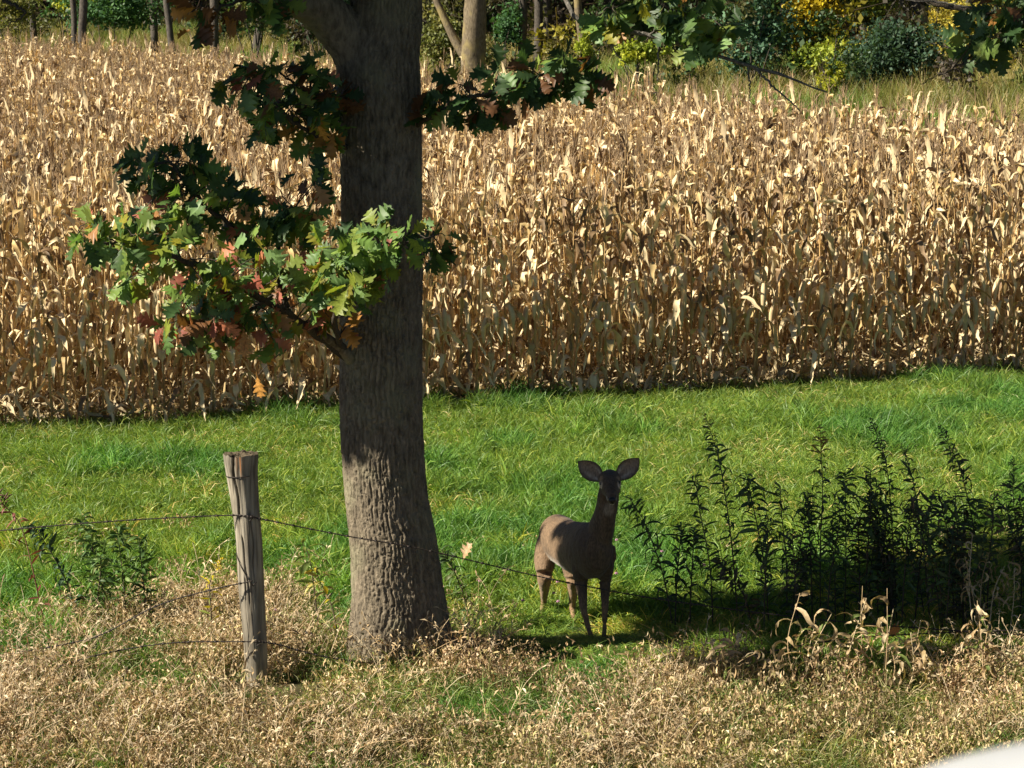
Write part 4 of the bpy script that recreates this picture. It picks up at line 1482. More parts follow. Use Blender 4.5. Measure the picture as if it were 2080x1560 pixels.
blend(dp(1239, 966, 13.88), (.055, .09, .04), (.06, .042, .03), .85)      # dark crown
blend(dp(1241, 995, 13.76), (.040, .09, .06), (.065, .045, .032), .9)       # dark bridge of the nose
for sx in (-1, 1):
    e_c = EYES[(sx + 1) // 2][0]
    blend(e_c + [0, 0, -.012], (.026, .04, .030), (.62, .48, .34), .9, .35)   # pale eye ring
    blend(e_c + [sx * .008, .03, .03], (.03, .04, .025), (.40, .26, .15), .7)
    blend(dp(1242 + sx * 9, 1013, 13.69), (.016, .03, .018), (.55, .5, .44), .8)      # pale band by the nose
blend(dp(1243, 1025, 13.70), (.035, .06, .016), (.62, .57, .5), .95)        # white chin
a_ = body_me.attributes.new('Col', 'FLOAT_COLOR', 'POINT')
cc = np.ones((nv, 4), np.float32); cc[:, :3] = coat
a_.data.foreach_set('color', cc.ravel())
body_me.polygons.foreach_set('use_smooth', np.ones(len(body_me.polygons), bool))

M_fur, nt, N, L, out = newmat('deer_fur')
at = N.new('ShaderNodeAttribute'); at.attribute_name = 'Col'
tc = N.new('ShaderNodeTexCoord')
mp = N.new('ShaderNodeMapping'); mp.inputs['Scale'].default_value = (120, 120, 45)
L.new(tc.outputs['Object'], mp.inputs[0])
nz = N.new('ShaderNodeTexNoise'); nz.inputs['Scale'].default_value = 1; nz.inputs['Detail'].default_value = 4
L.new(mp.outputs[0], nz.inputs['Vector'])
mr = N.new('ShaderNodeMapRange'); mr.inputs[1].default_value = .25; mr.inputs[2].default_value = .75; mr.inputs[3].default_value = .5; mr.inputs[4].default_value = 1.5
L.new(nz.outputs[0], mr.inputs[0])
hv = N.new('ShaderNodeHueSaturation'); L.new(at.outputs['Color'], hv.inputs['Color']); L.new(mr.outputs[0], hv.inputs['Value'])
bs = N.new('ShaderNodeBsdfPrincipled'); bs.inputs['Roughness'].default_value = .75; bs.inputs['Specular IOR Level'].default_value = .2
bs.inputs['Sheen Weight'].default_value = .12
bp = N.new('ShaderNodeBump'); bp.inputs['Strength'].default_value = .5; bp.inputs['Distance'].default_value = .006
L.new(nz.outputs[0], bp.inputs['Height']); L.new(bp.outputs[0], bs.inputs['Normal'])
L.new(hv.outputs[0], bs.inputs['Base Color']); L.new(bs.outputs[0], out.inputs[0])
body_me.materials.clear(); body_me.materials.append(M_fur)
deer = thing('deer', db, 'brown doe standing on the grass and looking at the camera with ears spread', 'deer')
obj('body', body_me, deer)
M_black = solid_mat('deer_black', (.012, .011, .011), .3, spec=.5)
M_hoof = solid_mat('deer_hoof', (.035, .028, .022), .55)


def ear(bpx, bpy_, tpx, tpy, sx):
    """cupped leaf-shaped ear, open towards the camera"""
    b, t = np.array(dp(bpx, bpy_, 13.93)), np.array(dp(tpx, tpy, 13.90))
    ax_ = t - b
    Ln = np.linalg.norm(ax_)
    ax_ = ax_ / Ln
    face = unit(np.array([sx * .15, -1.0, -.05]))
    face = unit(face - ax_ * face.dot(ax_))
    side = np.cross(ax_, face)
    nu, nvv = 18, 13
    Vf, Vb, Cf, Cb = [], [], [], []
    for i_ in range(nu):
        t_ = i_ / (nu - 1)
        w = Ln * .325 * np.interp(t_, [0, .12, .3, .52, .72, .87, .96, 1], [.42, .68, .96, 1.0, .80, .46, .18, .03])
        for j_ in range(nvv):
            s_ = (j_ / (nvv - 1)) * 2 - 1
            depth = .55 * w * (1 - s_ * s_) * (1.1 - .6 * t_)
            p = b + ax_ * Ln * t_ * (1 - .02 * s_ * s_) + side * w * s_ - face * depth
            Vf.append(p)
            edge = abs(s_) ** 5 * .9 + max(0, t_ - .86) * 5
            hair = max(0, 1 - abs(abs(s_) - .55) / .3) * max(0, 1 - t_ / .6)
            c_ = np.array([.27, .20, .155]) * (1 - hair) + np.array([.62, .56, .47]) * hair
            e_ = min(1, edge)
            Cf.append(c_ * (1 - e_) + np.array([.03, .022, .018]) * e_)
            Vb.append(p - face * .006)
            Cb.append(np.array([.15, .10, .065]) * (1 - e_ * .8))
    i_, j_ = np.meshgrid(np.arange(nu - 1), np.arange(nvv - 1), indexing='ij')
    Ff = np.stack([i_ * nvv + j_, i_ * nvv + j_ + 1, (i_ + 1) * nvv + j_ + 1, (i_ + 1) * nvv + j_], -1).reshape(-1, 4)
    n_ = nu * nvv
    rim = [i * nvv for i in range(nu)] + [(nu - 1) * nvv + j for j in range(1, nvv)] + [i * nvv + nvv - 1 for i in range(nu - 2, -1, -1)]
    Fr = np.array([(a, b2, b2 + n_, a + n_) for a, b2 in zip(rim[:-1], rim[1:])])
    me = mk_mesh('ear', np.array(Vf + Vb), np.concatenate([Ff, Ff[:, ::-1] + n_, Fr]), M_fur, np.array(Cf + Cb))
    obj('ear', me, deer)


ear(1221, 973, 1173.5, 937, -1)
ear(1256, 971, 1299, 930.5, 1)
for e_p, e_n in EYES:
    q_ = np.linspace(-1, 1, 9)
    rows_ = np.stack([e_p[0] - e_n[0] * .006 + 0 * q_, e_p[1] - e_n[1] * .006 + q_ * 0, e_p[2] + q_ * .0115, .0150 * np.sqrt(1.02 - q_ ** 2), .0150 * np.sqrt(1.02 - q_ ** 2)], -1)
    V, F = loft(rows_, 14)
    obj('eye', mk_mesh('eye', V, quads(F), M_black), deer)
# nose pad with two nostrils
nm = MB()
V, F = loft(np.array([dp(1243, 1011, 13.665, .016, .012), dp(1243.2, 1014, 13.648, .024, .017), dp(1243.5, 1018, 13.637, .020, .014), dp(1243.5, 1021, 13.645, .010, .008)]), 16)
nm.add(V, F)
obj('nose', nm.build('nose', M_black), deer)
for hx, hy, hD in ((1227, 1304, 13.98), (1205, 1307, 13.95), (1089, 1292, 14.60), (1175, 1300, 14.43)):
    hm = MB()
    for sx in (-1, 1):
        p = np.array(dp(hx, hy, hD))
        gzl = float(terrain(p[0] + db[0], p[1] + db[1])) - db[2]
        V, F = loft(np.array([[p[0] + sx * .010, p[1] + .004, p[2] + .006, .012, .017], [p[0] + sx * .012, p[1] - .012, (p[2] + gzl) / 2, .014, .022], [p[0] + sx * .012, p[1] - .024, gzl + .001, .013, .026]]), 12)
        hm.add(V, F)
    obj('hoof', hm.build('hoof', M_hoof), deer)

# ------------------------------------------------------------------ fence post and wires
FD = 13.0
pb = P(522, 1400, FD)
pb[2] = float(terrain(pb[0], pb[1]))
post = thing('fence_post', pb, 'weathered grey round wooden fence post leaning left, left of the oak trunk', 'fence post')
m, nt, N, L, out = newmat('weathered_wood')
tc = N.new('ShaderNodeTexCoord')
mp = N.new('ShaderNodeMapping'); mp.inputs['Scale'].default_value = (46, 46, 2.6)
L.new(tc.outputs['Object'], mp.inputs[0])
n1 = N.new('ShaderNodeTexNoise'); n1.inputs['Scale'].default_value = 1; n1.inputs['Detail'].default_value = 7; n1.inputs['Distortion'].default_value = .5
L.new(mp.outputs[0], n1.inputs['Vector'])
cr = N.new('ShaderNodeValToRGB')
cr.color_ramp.elements[0].position = .28; cr.color_ramp.elements[0].color = (.09, .075, .055, 1)
cr.color_ramp.elements[1].position = .62; cr.color_ramp.elements[1].color = (.34, .30, .235, 1)
L.new(n1.outputs[0], cr.inputs[0])
n2 = N.new('ShaderNodeTexNoise'); n2.inputs['Scale'].default_value = 5; n2.inputs['Detail'].default_value = 4
L.new(tc.outputs['Object'], n2.inputs['Vector'])
r2_ = N.new('ShaderNodeMapRange'); r2_.inputs[1].default_value = .35; r2_.inputs[2].default_value = .7; r2_.inputs[3].default_value = .75; r2_.inputs[4].default_value = 1.2
L.new(n2.outputs[0], r2_.inputs[0])
hv = N.new('ShaderNodeHueSaturation'); L.new(cr.outputs[0], hv.inputs['Color']); L.new(r2_.outputs[0], hv.inputs['Value'])
at = N.new('ShaderNodeAttribute'); at.attribute_name = 'Col'
bs = N.new('ShaderNodeBsdfPrincipled'); bs.inputs['Roughness'].default_value = .85; bs.inputs['Specular IOR Level'].default_value = .15
L.new(mixrgb(nt, 'MULTIPLY', 1.0, hv.outputs[0], at.outputs['Color']), bs.inputs['Base Color'])
bp = N.new('ShaderNodeBump'); bp.inputs['Strength'].default_value = .5; bp.inputs['Distance'].default_value = .01
L.new(n1.outputs[0], bp.inputs['Height']); L.new(bp.outputs[0], bs.inputs['Normal'])
L.new(bs.outputs[0], out.inputs[0])
M_post = m
prow = np.array([(1430, 524, 21), (1400, 522, 22), (1300, 518, 24.5), (1200, 511, 26), (1100, 506, 27), (1020, 498, 29), (965, 492, 32), (935, 490, 35), (922, 489.5, 36)], float)
ps = spline(prow, 400)
ph = np.array([(P(b_, a_2, FD) - pb)[2] for a_2, b_, w_ in ps])
pc = np.array([(P(b_, a_2, FD) - pb)[0] for a_2, b_, w_ in ps])
pw = ps[:, 2] / (FPX / FD)
nh2, nk = 260, 120
hs2 = np.linspace(ph.min(), ph.max(), nh2)
th2 = np.linspace(0, 2 * math.pi, nk, endpoint=False)
TH, HS = np.meshgrid(th2, hs2)
R = np.interp(HS, ph, pw)
ct, st = np.cos(TH), np.sin(TH)
g1 = noise(ct * 5 + .3 * noise(HS * 5, 0, 0, 4), st * 5, HS * 1.6, 71)
g2 = noise(ct * 14, st * 14, HS * 4, 72)
R = R * (1 + .10 * (g1 - .5) + .035 * (g2 - .5))
# drying checks: one deep split at the top, one slanting lower down
def crack(th0, h0, h1, slope, depth, wid):
    t_ = th0 + slope * (HS - h0) + .05 * np.sin(HS * 23)
    d_ = np.abs((TH - t_ + math.pi) % (2 * math.pi) - math.pi)
    return depth * np.exp(-(d_ / wid) ** 2) * sstep(h0, h0 + .12, HS) * (1 - sstep(h1 - .05, h1, HS))
top = ph.max()
crk = crack(4.32, top - .42, top + 9, .05, .035, .055) + crack(4.75, .45, .95, -1.0, .012, .05) + crack(4.2, .1, .7, .2, .008, .04) + crack(5.1, .5, 1.1, .1, .008, .05)
R = R - crk
# rough chewed rim
zj = .014 * (noise(ct * 3, st * 3, 0, 73) - .5) + .01 * (noise(ct * 9, st * 9, 0, 74) - .5)
V = np.stack([np.interp(HS, ph, pc) + R * ct, R * st, HS + zj * sstep(top - .12, top, HS)], -1).reshape(-1, 3)
i, j = np.meshgrid(np.arange(nh2 - 1), np.arange(nk), indexing='ij')
j2 = (j + 1) % nk
F = np.stack([i * nk + j, i * nk + j2, (i + 1) * nk + j2, (i + 1) * nk + j], -1).reshape(-1, 4)
pcol = np.ones((len(V), 3))
hh2 = V[:, 2]
dk = np.clip(crk.ravel() / .02, 0, 1)[:, None]
pcol *= 1 - .75 * dk
rust = np.exp(-(((TH - 4.78 + .1 * g1) / .16) ** 2)).ravel()[:, None] * sstep(top - .16, top - .04, hh2)[:, None] * sstep(.35, .6, g2.ravel())[:, None]
pcol = pcol * (1 - rust) + np.array([1.9, .8, .25]) * rust * 1.0
obj('shaft', mk_mesh('shaft', V, F, M_post, pcol), post)
# cut end with broken rings
k_r = 14
last = V[-nk:]
cen = last.mean(0)
Vt, Ct = [], []
for q in range(k_r + 1):
    f = 1 - q / k_r
    ring = cen + (last - cen) * f
    ring[:, 2] = last[:, 2] * f + cen[2] * (1 - f) + .012 * (noise(ring[:, 0] * 60, ring[:, 1] * 60, 0, 75) - .6) * min(1, q / 2)
    Vt.append(ring)
    Ct.append(np.repeat(np.array([[.42, .38, .32]]) * (.7 + .5 * noise(q * 1.7, 0, 0, 2)), nk, 0) * (.5 + noise(ring[:, 0] * 40, ring[:, 1] * 40, 0, 76))[:, None])
Vt = np.concatenate(Vt)
i, j = np.meshgrid(np.arange(k_r), np.arange(nk), indexing='ij')
j2 = (j + 1) % nk
F = np.stack([i * nk + j, i * nk + j2, (i + 1) * nk + j2, (i + 1) * nk + j], -1).reshape(-1, 4)
obj('cut_end', mk_mesh('cut_end', Vt, F, M_post, np.concatenate(Ct)), post)
M_wire = solid_mat('rusty_wire', (.035, .026, .022), .6, metal=.3)


def wire_loop(py, th_a, th_b, dy):
    q = np.linspace(th_a, th_b, 24)
    h0 = (P(490, py, FD) - pb)[2]
    h_ = h0 + dy * (q - th_a)
    rr = np.interp(h_, ph, pw) * 1.03 + .003
    return np.stack([np.interp(h_, ph, pc) + rr * np.cos(q), rr * np.sin(q), h_], -1)


V, F = tube(wire_loop(966, 3.0, 5.3, .006), .0028, 6)
obj('wire_wrap', mk_mesh('wire_wrap', V, quads(F), M_wire), post)
V, F = tube(wire_loop(1120, 3.5, 5.0, -.13), .0026, 6)
obj('wire_wrap', mk_mesh('wire_wrap', V, quads(F), M_wire), post)
for py in (1050, 1180, 1303):
    h0 = (P(506, py, FD) - pb)[2]
    c0 = np.array([np.interp(h0, ph, pc), 0, h0])
    rr = float(np.interp(h0, ph, pw))
    s0 = c0 + np.array([math.cos(5.1), math.sin(5.1), 0]) * rr
    V, F = tube(spline([s0 + [-.012, .004, -.012], s0 + [-.006, -.008, -.004], s0 + [.006, -.008, .004], s0 + [.012, .004, .010]], 10), .0026, 6)
    obj('staple', mk_mesh('staple', V, quads(F), M_wire), post)


def wire(label, ctrl, barb=0.13):
    c_ = np.array([P(*q) for q in ctrl])
    root_p = c_[0].copy()
    s = spline(c_ - root_p, 60)
    ln = np.linalg.norm(np.diff(s, axis=0), axis=1).sum()
    n = int(ln / .012)
    u_ = np.linspace(0, 1, n)
    s = np.stack([np.interp(u_, np.linspace(0, 1, 60), s[:, a]) for a in range(3)], -1)
    T, N_, B_ = frames(s)
    mb = MB()
    a_ = np.linspace(0, ln / .05 * 2 * math.pi, n)[:, None]
    for o_2 in (0, math.pi):
        V, F = tube(s + .0028 * (np.cos(a_ + o_2) * np.array([0, 1, 0]) + np.sin(a_ + o_2) * np.array([0, 0, 1])), .0024, 5)
        mb.add(V, F)
    root = thing('barbed_wire', root_p, label, 'barbed wire')
    obj('strand', mb.build('strand', M_wire), root)
    bm_ = MB()
    rb = np.random.default_rng(int(ln * 100))
    for q in np.arange(.06, ln, barb):
        p = s[int(q / ln * (n - 1))]
        for w_ in range(2):
            d = unit(rb.normal(size=3)) * .017
            V, F = tube(np.array([p - d, p, p + d]), [.0010, .0020, .0010], 4)
            bm_.add(V, F)
        V, F = tube(np.array([p - [.008, 0, 0], p + [.008, 0, 0]]), .0062, 6)
        bm_.add(V, F)
    b = obj('barbs', bm_.build('barbs', M_wire), root)
    b['kind'] = 'stuff'
    b['label'] = 'twisted barbs along the wire'


wire('top barbed wire strand running left from the post to the frame edge', [(-160, 1098, 13.1), (0, 1078, 12.95), (240, 1058, 12.93), (455, 1047, 12.93), (508, 1049, 12.91)])
wire('top barbed wire strand from the post across the oak trunk and the doe', [(508, 1049, 12.91), (545, 1057, 12.93), (700, 1088, 12.98), (850, 1114, 13.05), (1090, 1170, 13.2), (1240, 1200, 13.2), (1400, 1226, 13.2), (1700, 1262, 13.2), (2080, 1290, 13.2), (2300, 1300, 13.2)])
wire('middle barbed wire strand sagging to the left from the post', [(-160, 1350, 13.0), (0, 1331, 13.0), (150, 1305, 13.0), (215, 1285, 12.96), (320, 1230, 12.93), (430, 1198, 12.92), (513, 1180, 12.90)])
wire('lowest barbed wire strand left of the post among the dry grass', [(-160, 1440, 12.9), (0, 1393, 12.95), (60, 1374, 12.96), (200, 1330, 12.93), (350, 1306, 12.92), (518, 1303, 12.89)])
wire('lower barbed wire strand right of the post dipping into the grass at the oak\'s foot', [(518, 1303, 12.89), (560, 1308, 12.92), (660, 1334, 13.0), (800, 1352, 13.15), (1000, 1372, 13.2), (1300, 1380, 13.2), (1700, 1300, 13.2), (2200, 1275, 13.2)])

# ------------------------------------------------------------------ tall weeds
LANCE = []
for s_ in range(6):
    rr = np.random.default_rng(1200 + s_)
    t_ = np.linspace(0, 1, 6)
    b_ = rr.uniform(.2, 1.5)
    pts = np.stack([t_ * np.cos(b_ * t_), rr.normal() * .08 * t_ ** 2, -b_ * .7 * t_ ** 1.8], -1)
    V, F = strip(pts, np.array([.02, .075, .10, .085, .05, .004]) * rr.uniform(.8, 1.15), [0, rr.normal() * .3, 1], .35)
    LANCE.append(mk_mesh('leaf', V, F, M_weed, np.ones((len(V), 3))))
PLUME = []
for s_ in range(3):
    rr = np.random.default_rng(1300 + s_)
    mb = MB()
    for q in range(26):
        u_ = rr.random()
        p0 = np.array([0, 0, u_])
        az = rr.uniform(0, 6.28)
        d = np.array([math.cos(az), math.sin(az), rr.uniform(.2, .9)])
        l_ = (.42 * (1 - u_) + .08) * rr.uniform(.6, 1.1)
        cv = spline([p0, p0 + d * l_ * .6, p0 + d * l_ + [0, 0, -.06]], 5)
        V, F = tube(cv, [.006, .02, .026, .024, .008], 5)
        mb.add(V, F, np.array([1, 1, 1]) * rr.uniform(.7, 1.2))
    V, F = tube(np.array([[0, 0, -.1], [0, 0, .5], [0, 0, 1]]), [.014, .010, .006], 5)
    mb.add(V, F)
    PLUME.append(mb.build('flower_plume', M_weed))


def weed(name, label, top, foot, D, nl, leaf_len, cols, seed, plume=None, cat='weed', group=None, bend=0.0, bare=0.15, stemcol=(.10, .075, .05)):
    r = np.random.default_rng(seed)
    f = P(*foot, D)
    f[2] = float(terrain(f[0], f[1]))
    t = P(*top, D + r.uniform(-.12, .12)) - f
    root = thing(name, f, label, cat, group)
    mid1 = t * .4 + np.array([t[0] * -.12, r.normal() * .03, .04])
    mid2 = t * .8 + np.array([-bend * .3, r.normal() * .03, .05 * abs(bend) * 4])
    cv = spline([np.zeros(3) - [0, 0, .04], mid1, mid2, t], 24)
    V, F = tube(cv, np.linspace(.0055, .0022, 24), 6)
    st_ = obj('stem', mk_mesh('stem', V, quads(F), M_stem), root)
    st_.data.attributes.new('Col', 'FLOAT_COLOR', 'POINT').data.foreach_set('color', np.ones(len(V) * 4, np.float32))
    st_.color = (*stemcol, 1)
    T, N_, B_ = frames(cv)
    nl = int(nl * 1.8)
    leaf_len *= 1.08
    for q in range(nl):
        u_ = bare + (1 - bare) * (q + r.random()) / nl
        p = np.array([np.interp(u_, np.linspace(0, 1, 24), cv[:, a]) for a in range(3)])
        ti_ = T[min(23, int(u_ * 23))]
        az = q * 2.4 + r.normal() * .4
        side = unit(np.cross(ti_, [.1, .2, 1]) + 1e-6)
        s2 = np.cross(side, ti_)
        d = unit(side * math.cos(az) + s2 * math.sin(az) + ti_ * r.uniform(.15, .9))
        L_ = leaf_len * r.uniform(.65, 1.2) * (1.0 if u_ < .85 else .75)
        M = leaf_mat4(p, d, unit(np.array([0, 0, 1.0]) + r.normal(size=3) * .5), L_)
        o = bpy.data.objects.new('leaf', LANCE[r.integers(6)])
        COL.objects.link(o)
        o.parent = root
        o.matrix_local = Matrix(M.tolist())
        c_ = np.array(cols[r.integers(len(cols))]) * r.uniform(.75, 1.25)
        o.color = (*c_, 1)
    if plume is not None:
        pl, pc_ = plume
        o = bpy.data.objects.new('flower_plume', PLUME[seed % 3])
        COL.objects.link(o)
        o.parent = root
        z_ = unit(T[-1] + np.array([bend * .8, 0, .1]))
        x_ = unit(np.cross([0, 1, 0.1], z_))
        M = np.eye(4); M[:3, 0], M[:3, 1], M[:3, 2], M[:3, 3] = x_ * pl, np.cross(z_, x_) * pl, z_ * pl, cv[-1]
        o.matrix_local = Matrix(M.tolist())
        o.color = (*pc_, 1)


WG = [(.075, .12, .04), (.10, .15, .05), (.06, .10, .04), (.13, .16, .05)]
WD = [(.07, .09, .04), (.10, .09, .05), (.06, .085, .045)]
WB = [(.16, .11, .06), (.10, .08, .05), (.07, .08, .04)]
BRP_ = (.11, (.20, .14, .08))
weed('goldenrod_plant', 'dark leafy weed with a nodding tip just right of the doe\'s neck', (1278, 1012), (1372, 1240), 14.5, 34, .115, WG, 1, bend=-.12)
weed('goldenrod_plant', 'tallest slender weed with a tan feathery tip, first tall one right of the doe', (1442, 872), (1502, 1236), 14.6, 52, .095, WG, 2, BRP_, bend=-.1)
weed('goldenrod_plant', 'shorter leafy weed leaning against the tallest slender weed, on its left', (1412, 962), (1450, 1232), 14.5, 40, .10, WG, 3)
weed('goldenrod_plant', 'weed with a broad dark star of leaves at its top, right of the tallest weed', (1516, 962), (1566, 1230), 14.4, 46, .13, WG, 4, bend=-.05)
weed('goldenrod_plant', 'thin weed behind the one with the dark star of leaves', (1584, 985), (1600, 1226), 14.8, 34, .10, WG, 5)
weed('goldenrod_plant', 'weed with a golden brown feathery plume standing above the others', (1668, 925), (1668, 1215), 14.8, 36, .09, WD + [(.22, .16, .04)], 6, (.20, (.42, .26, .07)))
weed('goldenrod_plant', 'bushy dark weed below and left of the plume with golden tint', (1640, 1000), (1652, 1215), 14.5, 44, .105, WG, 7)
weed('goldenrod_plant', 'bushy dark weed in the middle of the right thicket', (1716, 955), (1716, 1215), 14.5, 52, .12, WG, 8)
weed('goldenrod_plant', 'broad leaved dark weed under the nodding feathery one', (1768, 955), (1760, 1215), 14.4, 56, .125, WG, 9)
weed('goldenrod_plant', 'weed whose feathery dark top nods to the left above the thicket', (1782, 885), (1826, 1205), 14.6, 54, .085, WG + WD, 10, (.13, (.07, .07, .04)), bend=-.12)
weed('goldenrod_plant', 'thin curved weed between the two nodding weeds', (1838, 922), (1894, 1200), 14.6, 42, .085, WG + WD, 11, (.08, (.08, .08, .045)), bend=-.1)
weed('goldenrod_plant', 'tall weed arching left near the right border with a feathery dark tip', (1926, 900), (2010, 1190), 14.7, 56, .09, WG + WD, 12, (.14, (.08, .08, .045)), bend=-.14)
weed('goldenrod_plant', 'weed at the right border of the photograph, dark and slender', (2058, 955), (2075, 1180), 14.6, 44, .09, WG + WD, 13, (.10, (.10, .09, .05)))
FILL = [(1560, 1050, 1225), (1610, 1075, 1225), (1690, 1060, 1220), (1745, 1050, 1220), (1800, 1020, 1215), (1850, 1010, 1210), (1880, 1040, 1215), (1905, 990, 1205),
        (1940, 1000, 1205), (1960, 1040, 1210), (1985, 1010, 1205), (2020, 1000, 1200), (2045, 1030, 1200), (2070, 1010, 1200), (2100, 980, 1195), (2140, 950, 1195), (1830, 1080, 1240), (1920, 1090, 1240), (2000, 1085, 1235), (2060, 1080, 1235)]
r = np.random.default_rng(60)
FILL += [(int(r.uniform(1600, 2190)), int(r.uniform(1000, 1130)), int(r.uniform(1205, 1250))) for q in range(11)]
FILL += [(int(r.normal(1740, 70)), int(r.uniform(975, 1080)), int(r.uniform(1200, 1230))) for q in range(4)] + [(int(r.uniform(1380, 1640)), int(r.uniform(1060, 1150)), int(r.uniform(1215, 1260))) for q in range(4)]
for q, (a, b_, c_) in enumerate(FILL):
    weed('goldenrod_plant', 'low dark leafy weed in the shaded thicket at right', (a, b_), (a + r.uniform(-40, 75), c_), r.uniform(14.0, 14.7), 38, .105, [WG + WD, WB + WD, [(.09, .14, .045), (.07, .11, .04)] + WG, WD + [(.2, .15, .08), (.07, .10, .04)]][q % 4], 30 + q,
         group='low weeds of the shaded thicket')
# left side weeds
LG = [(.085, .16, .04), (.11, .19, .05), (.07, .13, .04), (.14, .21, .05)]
weed('goldenrod_plant', 'dark green leafy weed bending left behind the wire at far left', (65, 1068), (165, 1200), 14.3, 40, .11, [(.04, .085, .04), (.055, .10, .045)], 71, bend=-.1)
weed('goldenrod_plant', 'dark tipped weed poking above the top wire at left', (165, 1046), (225, 1210), 14.4, 40, .11, LG, 72)
weed('goldenrod_plant', 'bright green leafy weed in the patch left of the post, at its left', (185, 1085), (215, 1215), 14.3, 44, .12, LG, 73)
weed('goldenrod_plant', 'bright green leafy weed in the middle of the patch left of the post', (238, 1070), (255, 1215), 14.2, 46, .12, LG, 74)
weed('goldenrod_plant', 'bright green leafy weed in the patch left of the post, at its right', (282, 1090), (296, 1215), 14.3, 44, .11, LG, 75)
weed('goldenrod_plant', 'pale leafy weed low before the green patch left of the post', (205, 1130), (190, 1235), 14.0, 40, .12, LG + [(.2, .24, .06)], 76)
weed('dock_plant', 'reddish brown seed stalk standing at the left border', (12, 1030), (95, 1215), 14.1, 12, .10, [(.20, .06, .05), (.24, .09, .07)], 77, (.22, (.17, .085, .06)), cat='dock', bend=-.1, stemcol=(.14, .06, .04))
weed('milkweed_plant', 'pale green milkweed with large yellowing leaves between post and oak', (612, 1098), (650, 1250), 13.9, 9, .15, [(.16, .22, .06), (.22, .26, .06), (.45, .36, .03)], 78, cat='milkweed', bend=-.1, bare=.35)
weed('milkweed_plant', 'yellowed wilting milkweed beside the pale green one', (640, 1150), (690, 1270), 13.8, 10, .13, [(.48, .38, .04), (.40, .34, .10), (.22, .24, .06)], 79, cat='milkweed', bare=.2)
weed('goldenrod_plant', 'dark green weed leaning left at the right foot of the oak', (895, 1115), (960, 1215), 14.4, 34, .10, WG, 80, bend=-.08)
weed('goldenrod_plant', 'small green sprig sprouting before the oak\'s right root', (868, 1222), (880, 1300), 13.7, 16, .09, LG, 81)
weed('goldenrod_plant', 'yellow blooming sprig in the dry verge at lower right', (1868, 1430), (1862, 1500), 12.5, 16, .06, [(.55, .45, .03), (.3, .32, .05)], 82, (.10, (.7, .52, .02)))
weed('goldenrod_plant', 'yellow blooming sprig beside the post on its left', (438, 1160), (425, 1220), 13.6, 14, .09, [(.55, .45, .03), (.2, .24, .05)], 83, (.10, (.75, .58, .02)), bend=.1)

# dry cane grass standing in front of the shade at lower right
CANE = [(.52, .38, .22), (.44, .31, .17), (.60, .48, .30), (.34, .25, .13)]
CANE_LEAF = []
for s_ in range(8):
    rr = np.random.default_rng(1400 + s_)
    pts, e, az = [np.zeros(3)], rr.uniform(-.2, .5), 0.0
    ke = rr.uniform(-.75, -.2)
    for t_ in range(8):
        pts.append(pts[-1] + np.array([math.cos(e) * math.cos(az), math.cos(e) * math.sin(az), math.sin(e)]) / 8)
        e += ke * (1 if t_ < 5 else rr.uniform(-.5, 1.5)); az += rr.normal() * .35
    V, F = strip(np.array(pts), np.array([.025, .048, .058, .058, .052, .044, .032, .018, .003]), [rr.normal() * .3, rr.normal() * .4, 1], .4)
    CANE_LEAF.append(mk_mesh('leaf', V, F, M_weed, np.ones((len(V), 3))))


def cane(label, feet, seed, nl=9, leaf=.19, D=12.72, green=.2):
    r = np.random.default_rng(seed)
    f0 = P(*feet[0][:2], D); f0[2] = float(terrain(f0[0], f0[1]))
    root = thing('cane_grass', f0, label, 'dry grass clump')
    for fx, fy, tx, ty in feet:
        a = P(fx, fy, D) - f0; a[2] = float(terrain(a[0] + f0[0], D)) - f0[2] - .03
        t = P(tx, ty, D + r.uniform(-.15, .15)) - f0
        cv = spline([a, (a + t) / 2 + r.normal(size=3) * .03 + [0, 0, .03], t], 16)
        V, F = tube(cv, np.linspace(.0042, .0018, 16), 6)
        st_ = obj('stem', mk_mesh('stem', V, quads(F), M_stem, np.ones((len(V), 3))), root)
        st_.color = (*np.array(CANE[r.integers(4)]), 1)
        for q in range(nl):
            u_ = .3 + .7 * (q + r.random()) / nl
            p = np.array([np.interp(u_, np.linspace(0, 1, 16), cv[:, k]) for k in range(3)])
            az = r.uniform(0, 6.28)
            d = unit(np.array([math.cos(az), math.sin(az) * .8, r.uniform(-.4, .9)]))
            M = leaf_mat4(p, d, unit(np.array([0, -.2, 1.0]) + r.normal(size=3) * .4), leaf * r.uniform(.6, 1.3))
            o = bpy.data.objects.new('leaf', CANE_LEAF[r.integers(8)])
            COL.objects.link(o)
            o.parent = root
            o.matrix_local = Matrix(M.tolist())
            c_ = np.array(CANE[r.integers(4)]) if r.random() > green else np.array((.17, .22, .06))
            o.color = (*(c_ * r.uniform(.8, 1.2)), 1)


